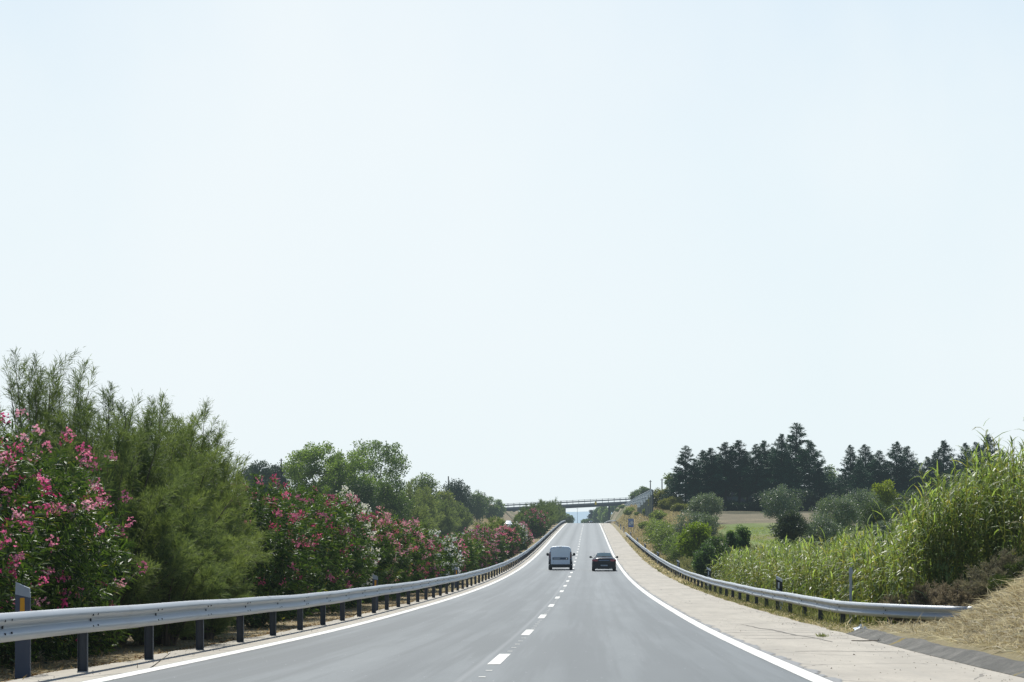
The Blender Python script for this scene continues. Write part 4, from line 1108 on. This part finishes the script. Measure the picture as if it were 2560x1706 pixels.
for i, (px, w_, py, Y, lb) in enumerate(((1561, 26, 1268, 640, 'hazy scrub on the slope just below the right end of the bridge'), (1548, 20, 1280, 700, 'low hazy scrub at the foot of the slope by the bridge column'))):
    ptree('scrub_bush', lb, 'bush', px, w_, py, Y, 365 + i, 'leaf', (.09, .12, .06), (.24, .28, .15), .5, .2, 45, 100, 'scrub on the right slope', base=.0, ry=4)
# conifers
CT = [conifer_meshes(400, 10, 3.0, 1.5), conifer_meshes(401, 10, 2.2, 1.15, .30), conifer_meshes(402, 10, 3.6, 1.7), conifer_meshes(403, 10, 1.8, .75, .30), conifer_meshes(404, 10, 2.8, 1.2), conifer_meshes(405, 10, 2.4, 1.35, .26)]
protos = {}
def conifer(px, py, Y, k, sx, label, group):
    x, y, z = at(px, py, Y); g = gz(x, y); h = z - g; s = h / 10
    if k not in protos:
        o = thing('conifer_tree', label, 'conifer', (x, y, g), 0, group)
        link('crown', CT[k][0], o); link('trunk', CT[k][1], o); protos[k] = o
        o.scale = (s * sx * 1.28, s * sx * 1.28, s); o.rotation_euler = (0, 0, px)
    else:
        dup(protos[k], (x, y, g), px * 1.7, label, (s * sx * 1.28, s * sx * 1.28, s), group)
GA, GB = 'dark conifers before the farm building', 'dark conifers behind the olive trees on the far right'
A = [(1690, 1190, 336, 4, 1.3, 'low dark conifer at the left end of the row, beside the yellowish bushes'),
 (1714, 1117, 332, 3, 1.25, 'leftmost tall conifer of the row, with a thin bare top'),
 (1735, 1150, 330, 4, 1.1, 'conifer right of the leftmost thin topped one'),
 (1757, 1128, 334, 5, 1.0, 'dense conifer above the left end of the terracotta roof'),
 (1778, 1122, 330, 1, 1.1, 'conifer fourth along the row, above the round olive tree'),
 (1814, 1108, 332, 1, 1.15, 'conifer with jagged top over the middle of the terracotta roof'),
 (1848, 1103, 333, 1, 1.25, 'loose conifer with sky showing through, over the right half of the roof'),
 (1889, 1113, 330, 3, 1.1, 'very thin conifer with bare trunk before the right end of the roof'),
 (1911, 1104, 334, 1, 1.0, 'slim conifer left of the two pointed ones'),
 (1953, 1088, 330, 0, .9, 'pointed dark conifer left of the tallest'),
 (1991, 1061, 334, 3, 1.3, 'tallest conifer of all, its thin spire standing out against the sky'),
 (1972, 1150, 328, 2, .8, 'broad low conifer at the foot of the tallest one'),
 (2022, 1103, 330, 2, 1.05, 'broad dark conifer at the right end of the first group'),
 (2048, 1165, 328, 4, 1.1, 'small dark conifer hugging the right side of the broad one')]
A += [(1796, 1138, 338, 5, 1.2, 'shaded conifer behind the jagged one, over the middle of the roof'), (1868, 1135, 340, 5, 1.2, 'shaded conifer filling the gap left of the bare trunk'), (1930, 1120, 339, 0, .9, 'shaded conifer behind the slim ones near the tallest')]
B = [(2182, 1140, 339, 0, .9, 'shaded conifer behind the yellow green tree'), (2338, 1138, 339, 0, .9, 'shaded conifer in the dip of the far right skyline'),
 (2098, 1190, 330, 4, 1.2, 'low conifer at the left foot of the second group'),
 (2127, 1115, 332, 0, .8, 'leftmost tall conifer of the second group, with thin top'),
 (2150, 1150, 328, 2, .85, 'bushy conifer between the first two tall ones of the second group'),
 (2164, 1114, 334, 0, 1.1, 'second tall conifer of the second group'),
 (2198, 1128, 330, 4, 1.1, 'lower conifer above the yellow green tree'),
 (2240, 1107, 332, 0, 1.0, 'pointed conifer in the middle of the second group'),
 (2268, 1118, 334, 2, .9, 'broad conifer right of the middle pointed one'),
 (2290, 1165, 328, 4, 1.1, 'low conifer right of the broad one in the second group'),
 (2318, 1144, 330, 2, .8, 'round topped conifer before the dip in the skyline'),
 (2359, 1104, 332, 0, 1.1, 'pointed conifer left of the tall reeds'),
 (2390, 1150, 328, 4, 1.2, 'low conifer between two pointed ones near the tall reeds'),
 (2415, 1110, 334, 0, .9, 'conifer just behind the tops of the tall reeds'),
 (2440, 1108, 330, 2, .85, 'broad conifer behind the tops of the tall reeds'),
 (2470, 1089, 333, 0, 1.0, 'highest conifer on the far right, behind the reeds'),
 (2505, 1130, 330, 2, .9, 'last conifer on the far right, mostly covered by reeds')]
for a in A: conifer(*a, GA)
for a in B: conifer(*a, GB)
# dark undergrowth at the foot of the conifers
for i, (px, Y) in enumerate(((1760, 326), (1830, 326), (1890, 327), (1930, 324), (2010, 324), (2120, 322), (2230, 322), (2330, 322))):
    ptree('dark_bush', ['dark bush under the conifers left of the roof', 'dark bush under the conifers before the middle of the roof', 'dark bush under the conifers before the right part of the wall', 'dark bush under the tallest conifer', 'dark bush under the broad conifer of the first group', 'dark bush under the left end of the second conifer group', 'dark bush under the middle of the second conifer group', 'dark bush under the right part of the second conifer group'][i], 'bush', px, 92, 1222 if i > 2 else 1258, Y, 440 + i, 'needle', (.014, .030, .022), (.045, .075, .04), .5, .2, 45, 90, 'dark bushes under the conifers', base=.0)
# left bank trees
POP = ((.05, .09, .03), (.31, .39, .12))
lg = 'trees on the left bank'
ptree('broadleaf_tree', 'light green broadleaf tree, left one of the big pair on the left bank', 'tree', 788, 176, 1106, 268, 501, 'leaf', *POP, .27, .15, 170, 105, lg, base=.12, rc=.19)
ptree('broadleaf_tree', 'dense green tree between the big pair on the left bank', 'tree', 872, 130, 1122, 262, 502, 'leaf', *POP, .27, .15, 140, 100, lg, base=.05, rc=.2)
ptree('broadleaf_tree', 'tallest broadleaf tree on the left bank, with sky showing through its crown', 'tree', 938, 168, 1093, 274, 503, 'leaf', (.05, .085, .035), (.23, .30, .12), .27, .14, 160, 88, lg, base=.2, rc=.17)
ptree('broadleaf_tree', 'dark green tree under the tallest one on the left bank', 'tree', 965, 110, 1185, 258, 504, 'leaf', (.035, .065, .025), (.15, .20, .07), .28, .13, 110, 100, lg, base=.0, rc=.22)
ptree('fir_tree', 'small dark fir with sloping boughs before the tallest broadleaf tree', 'fir', 905, 70, 1188, 250, 505, 'needle', (.02, .045, .018), (.07, .11, .035), .3, .10, 50, 130, base=.0)
ptree('broadleaf_tree', 'green bushy tree right of the tallest one on the left bank', 'tree', 1052, 84, 1183, 330, 506, 'leaf', (.06, .09, .035), (.20, .25, .09), .36, .17, 60, 130, lg, base=.05)
ptree('broadleaf_tree', 'rounded green tree at the foot of the bank, next to the pale tamarisks', 'tree', 1010, 60, 1240, 285, 507, 'leaf', (.03, .055, .025), (.12, .16, .06), .32, .15, 50, 120, lg, base=.0)
ptree('round_bush', 'yellowish bush on the left bank below the dark tree', 'bush', 1112, 70, 1222, 385, 508, 'leaf', (.09, .11, .04), (.24, .25, .09), .36, .16, 55, 120, 'bushes on the left bank', base=.0)
ptree('dark_tree', 'dark evergreen tree on top of the left bank, by a thin pole', 'tree', 1138, 64, 1192, 425, 509, 'needle', (.025, .05, .03), (.085, .12, .065), .40, .17, 55, 140, lg, base=.0)
ptree('dark_tree', 'small dark evergreen tree right beside the one by the thin pole', 'tree', 1167, 28, 1206, 440, 510, 'needle', (.025, .05, .03), (.085, .12, .065), .40, .17, 32, 100, lg, base=.0)
ptree('round_bush', 'green bush on the left bank, just left of the bare slope', 'bush', 1193, 56, 1228, 520, 511, 'leaf', (.06, .09, .045), (.17, .21, .10), .45, .2, 45, 110, 'bushes on the left bank', base=.0)
ptree('round_bush', 'low green bush on top of the bare slope', 'bush', 1222, 46, 1240, 580, 512, 'leaf', (.07, .10, .05), (.19, .23, .11), .48, .2, 45, 110, 'bushes on the left bank', base=.0)
ptree('round_bush', 'grey green bush at the left end of the bridge', 'bush', 1247, 30, 1250, 660, 513, 'leaf', (.08, .12, .07), (.22, .27, .15), .5, .2, 40, 90, 'bushes on the left bank', base=.0)
pg = 'dark pines on the far left'
for i, (px, w_, py, Y, lb) in enumerate(((622, 60, 1160, 370, 'dark pine at the left, next to the wispy tamarisk branches'), (655, 66, 1152, 360, 'dark pine in the middle of the far left group'), (690, 54, 1160, 366, 'dark pine under the far left pole'),
                                         (668, 70, 1205, 340, 'lower dark pine in front of the far left group'))):
    ptree('pine_tree', lb, 'pine', px, w_, py, Y, 520 + i, 'needle', (.025, .05, .032), (.085, .125, .07), .36, .15, 60, 140, pg, base=.05)
lt = 'pale tamarisks on the left slope'
for i, (px, py, Y, lb) in enumerate(((1020, 1212, 300, 'pale tamarisk on the left slope, under the green bushy tree'), (1062, 1225, 318, 'pale tamarisk second from left on the left slope'), (1105, 1250, 335, 'pale tamarisk before the yellowish bush on the left slope'),
                                     (1040, 1265, 270, 'low pale tamarisk at the foot of the left slope'), (1145, 1262, 372, 'pale tamarisk right below the dark evergreen trees'))):
    x, y, z = at(px, py, Y); tamarisk(540 + i, x, y, z - gz(x, y), 2.6, 4.5, lb, lt, ((.13, .16, .07), (.30, .32, .15)), 1.1)
ptree('round_bush', 'dark bush seen under the left end of the bridge', 'bush', 1279, 26, 1278, 900, 550, 'leaf', (.05, .08, .06), (.12, .16, .11), .6, .3, 40, 90, base=.0)
ptree('round_bush', 'hazy bush further left under the bridge', 'bush', 1262, 20, 1284, 1000, 551, 'leaf', (.08, .11, .07), (.18, .22, .13), .6, .3, 40, 80, base=.0)
# trees beyond the bridge
fb = 'hazy trees beyond the bridge'
for i, (px, w_, py, Y, c, lb) in enumerate(((1497, 26, 1268, 960, 0, 'hazy tree right of the far cypress, beyond the bridge'), (1510, 28, 1262, 930, 1, 'light green tree just left of the bridge column'), (1516, 24, 1276, 880, 1, 'low light green tree at the foot of the bridge column'),
                                            (1535, 26, 1263, 930, 0, 'hazy tree right of the bridge column'), (1552, 28, 1262, 900, 0, 'hazy dark tree under the right end of the bridge'), (1565, 26, 1272, 860, 1, 'green bush under the right end of the bridge'))):
    ptree('broadleaf_tree', lb, 'tree', px, w_, py, Y, 560 + i, 'leaf', *(((.05, .09, .05), (.14, .20, .10)), ((.08, .12, .05), (.22, .28, .11)))[c], .7, .34, 45, 100, fb, base=.0)
x, y, z = at(1478, 1273.5, 1000); g = gz(x, y)
o = thing('cypress_tree', 'slim dark cypress standing beyond the bridge, right of the far mast', 'cypress', (x, y, g))
cm, cl = crown_mesh(571, 1.15, 1.15, (z - g) / 2, (z - g) / 2, 40, 90, .6, .2, (.015, .03, .03), (.04, .06, .05), 'needle', .3); link('crown', cm, o)
link('trunk', trunk_mesh(571, (z - g) * .6, .15, cl, 3), o)
ptree('round_bush', 'low hazy bush on the road edge below the far cypress', 'bush', 1470, 46, 1300, 960, 572, 'leaf', (.06, .09, .06), (.15, .19, .12), .6, .3, 36, 80, base=.0)
ptree('round_bush', 'green bush at the crest, right of the guardrail top', 'bush', 1420, 34, 1286, 690, 573, 'leaf', (.05, .08, .04), (.15, .19, .09), .4, .2, 36, 80, base=.0)

# ------------------------------------------------------------------ reeds
rng = np.random.default_rng(77)
sil_px = [1600, 1690, 1750, 1800, 1900, 2000, 2100, 2200, 2260, 2300, 2350, 2400, 2450, 2500, 2540, 2620, 2800]
sil_y = [1425, 1418, 1400, 1385, 1368, 1352, 1348, 1335, 1300, 1262, 1215, 1172, 1145, 1112, 1080, 1055, 1040]
def reed_height(X, Y):
    px = VX + F * X / Y; zt_ = EYE + (HY - np.interp(px, sil_px, sil_y)) * Y / F
    return zt_ - ground(X, Y)
def scatter(n, x0, x1, y0, y1):
    return x0 + (x1 - x0) * rng.random(n), y0 + (y1 - y0) * rng.random(n)
bx, by = [], []
for n, x0, x1, y0, y1 in ((420, 6.5, 13.5, 50.2, 58), (420, 8.2, 13.8, 52.5, 61), (560, 6.6, 13.5, 57, 73), (560, 6.6, 11.5, 70, 95), (420, 6.8, 10.5, 93, 128)):
    a, c = scatter(n, x0, x1, y0, y1); bx.append(a); by.append(c)
bx = np.concatenate(bx); by = np.concatenate(by)
cl_x, cl_y = scatter(150, 6.5, 13.8, 50, 128); near_ = np.argmin((bx[:, None] - cl_x) ** 2 + ((by[:, None] - cl_y) * .6) ** 2, 1)
pull = .25 + .35 * rng.random(len(bx)); bx = bx + (cl_x[near_] - bx) * pull; by = by + (cl_y[near_] - by) * pull; clh = (.74 + .32 * rng.random(150))[near_]
H = reed_height(bx, by); px_ = VX + F * bx / by
ok = (H > .5) & (px_ < 2700) & (px_ > 1640) & ((by > 53.0) | (bx < 7.7)) & ((bx > 7.1) | (by > 52.5))
bx, by, H = bx[ok], by[ok], np.clip(H[ok], .9, 5.2) * clh[ok] * (.70 + .34 * rng.random(ok.sum()))
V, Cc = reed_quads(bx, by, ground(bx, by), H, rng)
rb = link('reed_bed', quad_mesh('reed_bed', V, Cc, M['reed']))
tag(rb, 'dense green bed of tall reeds behind the right guardrail', 'reeds', None, 'stuff')
for i, (px, py, Y, lb) in enumerate(((2535, 1065, 55, 'tallest reed at the right edge of the picture, its spear of leaves against the sky'), (2552, 1085, 54, 'tall reed right beside the tallest, cut by the right edge'),
                                     (2310, 1255, 60, 'arching reed standing out above the lower reeds, before the olive trees'), (2410, 1165, 57, 'tall reed with drooping leaves before the dark conifers'),
                                     (2195, 1352, 66, 'single upright reed above the bed, below the small olive bush'), (2490, 1110, 56, 'tall reed left of the tallest one, before the last conifers'))):
    x, y, z = at(px, py, Y); g = gz(x, y)
    V, Cc = reed_quads([0], [0], [0], [z - g], rng, .13, .75, .06)
    o = thing('reed_plant', lb, 'reed', (x, y, g), 0, 'reeds standing out of the bed')
    link('leaves', quad_mesh('reed_leaves', V[:-4], Cc[:-4], M['reed']), o)
    MB().tube([(0, 0, -.1), (0, 0, (z - g) * .6), (0, 0, (z - g) * .93)], [.016, .012, .005], 6).build('cane', M['stem'], o)
# brown brush and a dark bush at the foot of the reeds
def brush(seed, x, y, h, rx, ry, c0, c1, label, name='dead_brush', mt='straw'):
    g = gz(x, y)
    fo, bra = tamarisk_meshes(seed, rx, ry, h, 44, 12, 22, (c0, c1), .14, .012)
    fo.materials.clear(); fo.materials.append(M[mt])
    o = thing(name, label, 'brush', (x, y, g), 0, 'brush between the reeds and the bank')
    link('foliage', fo, o); link('branches', bra, o)
BRW = ((.14, .115, .085), (.36, .30, .22))
brush(601, 7.75, 50.8, .9, 1.0, .9, *BRW, 'brown dry brush behind the bent end of the guardrail')
brush(602, 8.75, 51.2, 1.15, 1.1, 1.0, *BRW, 'brown dry brush between the reeds and the straw bank')
brush(603, 9.7, 50.6, 1.3, 1.1, 1.0, (.12, .11, .075), (.30, .27, .17), 'brown brush higher up the bank near the right edge')
brush(604, 9.75, 47.6, 1.0, .9, .8, (.035, .05, .02), (.10, .12, .045), 'dark green bush on the bank at the right edge of the picture', 'green_brush', 'leaf')

# ------------------------------------------------------------------ grasses
def clumped(n, x0, x1, y0, y1, k):
    cx, cy = scatter(k, x0, x1, y0, y1); i = rng.integers(0, k, n)
    return np.clip(cx[i] + rng.normal(size=n) * .22, x0, x1), cy[i] + rng.normal(size=n) * .35
def grass(name, label, sets, m='straw', keep=None):
    Vs, Cs = [], []
    for (n, x0, x1, y0, y1, L, W, tilt, c0, c1, k) in sets:
        X, Y = clumped(n, x0, x1, y0, y1, k) if k else scatter(n, x0, x1, y0, y1)
        if keep is not None: q = keep(X, Y); X, Y = X[q], Y[q]
        v, c = blades(X, Y, ground(X, Y) - .01, L, W, tilt, c0, c1, rng); Vs.append(v); Cs.append(c)
    o = link(name, quad_mesh(name, np.concatenate(Vs), np.concatenate(Cs), M[m])); return tag(o, label, 'grass', None, 'stuff')
ST = ((.40, .32, .18), (.84, .73, .50))
grass('dry_grass', 'dry straw coloured grass covering the bank at the bottom right',
      [(50000, 5.62, 12, 16, 51, .24, .014, 2.0, *ST, 0), (42000, 5.62, 11, 18, 50, .30, .015, 1.6, (.36, .28, .15), (.90, .80, .58), 1500), (5000, 5.62, 10, 20, 50, .16, .012, 1.2, (.13, .11, .05), (.28, .25, .12), 260), (14000, 5.8, 10.5, 22, 50, .42, .012, 2.2, (.40, .32, .18), (.85, .76, .54), 700), (2500, 5.9, 9, 30, 48.5, .30, .010, .8, (.20, .15, .08), (.4, .3, .16), 200)],
      keep=lambda X, Y: (X > 6.0 + 2.75 * sm(36.5, 46, Y) - .25) | (rng.random(len(X)) < np.where(Y < 43.5, .30, .05)) | ((Y > 47.5) & (X > 8.7)))
GR = ((.10, .12, .035), (.30, .29, .10))
grass('verge_grass', 'low dry and green grass along the foot of the right guardrail',
      [(9000, 5.28, 6.5, 46, 120, .16, .014, .8, *GR, 500), (7000, 5.28, 6.6, 46, 125, .14, .016, 1.0, *ST, 350), (6000, 5.28, 6.6, 118, 330, .28, .05, .9, *ST, 500), (2500, 5.28, 6.0, 118, 330, .22, .05, .9, *GR, 250)])
grass('slope_grass', 'tall dry grass on the right slope behind the guardrail',
      [(12000, 6.4, 11, 100, 200, .55, .04, .5, (.12, .14, .05), (.34, .32, .13), 900), (12000, 6.3, 12, 190, 330, .5, .07, .5, (.30, .25, .12), (.58, .47, .26), 800),
       (7000, 6.3, 14, 330, 560, .6, .12, .5, (.30, .25, .12), (.56, .45, .25), 0), (7000, 6.0, 9.5, 52, 112, .45, .02, .5, (.13, .16, .05), (.32, .32, .12), 500)])
grass('median_grass', 'dry grass and fallen leaves on the strip under the left guardrail',
      [(9000, -8.2, -6.35, 20, 110, .12, .012, 1.6, (.20, .13, .06), (.46, .34, .17), 900), (5000, -6.75, -6.3, 20, 120, .07, .03, 3.0, (.13, .07, .03), (.36, .21, .10), 700), (5000, -8, -6.4, 100, 330, .2, .04, 1.2, *ST, 400)])
grass('field_grass', 'short green grass of the field before the olive trees', [(14000, 12, 26, 118, 200, .16, .035, .8, (.14, .18, .04), (.34, .37, .09), 1400)], 'leaf')
grass('bank_grass', 'dry grass on the left bank beyond the other carriageway', [(9000, -33, -25, 280, 700, .6, .12, .6, (.30, .24, .13), (.55, .43, .25), 0)])
# weeds in the shoulder joint, a stick and a piece of litter
for i, (px, py) in enumerate(((2055, 1601), (2168, 1601), (2208, 1612))):
    Y = (41.5, 42.2, 40.4)[i]; x = (px - VX) * Y / F
    X_ = rng.normal(size=90) * .05; Y_ = rng.normal(size=90) * .08
    v, c = blades(X_, Y_, np.zeros(90), .10, .012, .9, *GR, rng)
    o = link('weed_tuft', quad_mesh('weed_tuft', v, c, M['leaf'])); o.location = (x, Y, rz(Y))
    tag(o, ['weed tuft on the pale shoulder, beside the filled crack', 'weed tuft against the upper end of the concrete gutter', 'weed tuft at the foot of the concrete gutter, lower one'][i], 'weed', 'weed tufts on the right shoulder')
b = MB(); Y = 38.6; x = (2165 - VX) * Y / F
b.tube([(-.26, .0, .02), (-.05, .01, .012), (.18, .0, .02), (.27, -.02, .03)], [.010, .012, .010, .006], 6); b.tube([(.2, 0, .02), (.25, .02, .06)], .006, 5)
o = b.build('stick', M['twig']); o.location = (x, Y, rz(Y)); tag(o, 'dead stick lying across the pale right shoulder', 'stick')
b = MB(); rg = np.random.default_rng(3)
rows = [[(i * .07 + rg.normal() * .015, j * .06 + rg.normal() * .015, .02 + abs(rg.normal()) * .05 + .04 * math.sin(i)) for i in range(5)] for j in range(5)]
b.grid(rows); Y = 44.4; o = b.build('crumpled_litter', M['litter']); o.location = ((2138 - VX) * Y / F, Y, rz(Y) + .01); tag(o, 'crumpled white plastic litter at the top end of the concrete gutter', 'litter')
b = MB(); rg = np.random.default_rng(4)
Y = 27.5
b.tube([(0, 0, 0), (.22, .1, .14), (.42, .15, .30)], [.010, .008, .004], 5); b.tube([(.03, .0, .02), (.02, .03, .18)], [.008, .004], 5)
o = b.build('dead_branch', M['twig']); o.location = ((338 - VX) * Y / F, Y, gz((338 - VX) * Y / F, Y)); tag(o, 'pale forked dead twig under the left guardrail', 'twig')

# small stones and bits of bark lying on the shoulders
rng = np.random.default_rng(91)
Vs, Cs = [], []
for n, x0, x1, y0, y1, r_ in ((200, 2.9, 5.15, 23, 60, .009), (420, 4.5, 5.2, 23, 110, .011), (300, -6.35, -5.7, 22, 90, .010), (14, 3.0, 5.0, 26, 55, .022)):
    X, Y = scatter(n, x0, x1, y0, y1); Z = road(Y) + .004
    rr = r_ * (.4 + rng.random(n)); d = rng.normal(size=(n, 3)) * np.array([1, 1, .25]); d = nrm(d)
    sd = np.stack([-d[:, 1], d[:, 0], 0 * d[:, 0]], 1)
    P = np.stack([X, Y, Z], 1); c = mixc((.09, .075, .06), (.36, .30, .22), rng.random(n))
    up = np.array([0, 0, 1.0]); a0, a1, b0, b1 = P - d * rr[:, None], P + d * rr[:, None], P - sd * rr[:, None] * .6, P + sd * rr[:, None] * .6
    tp = P + up * rr[:, None] * .7
    for q in ((a0, b0, tp, tp), (b0, a1, tp, tp), (a1, b1, tp, tp), (b1, a0, tp, tp)):
        Vs.append(np.stack([q[0], q[1], q[2], q[3] + (q[0] - q[3]) * .02], 1)); Cs.append(c)
o = link('road_debris', quad_mesh('road_debris', np.concatenate(Vs), np.concatenate(Cs), M['straw'])); tag(o, 'small stones and bits of bark scattered over both pale shoulders', 'debris', None, 'stuff')
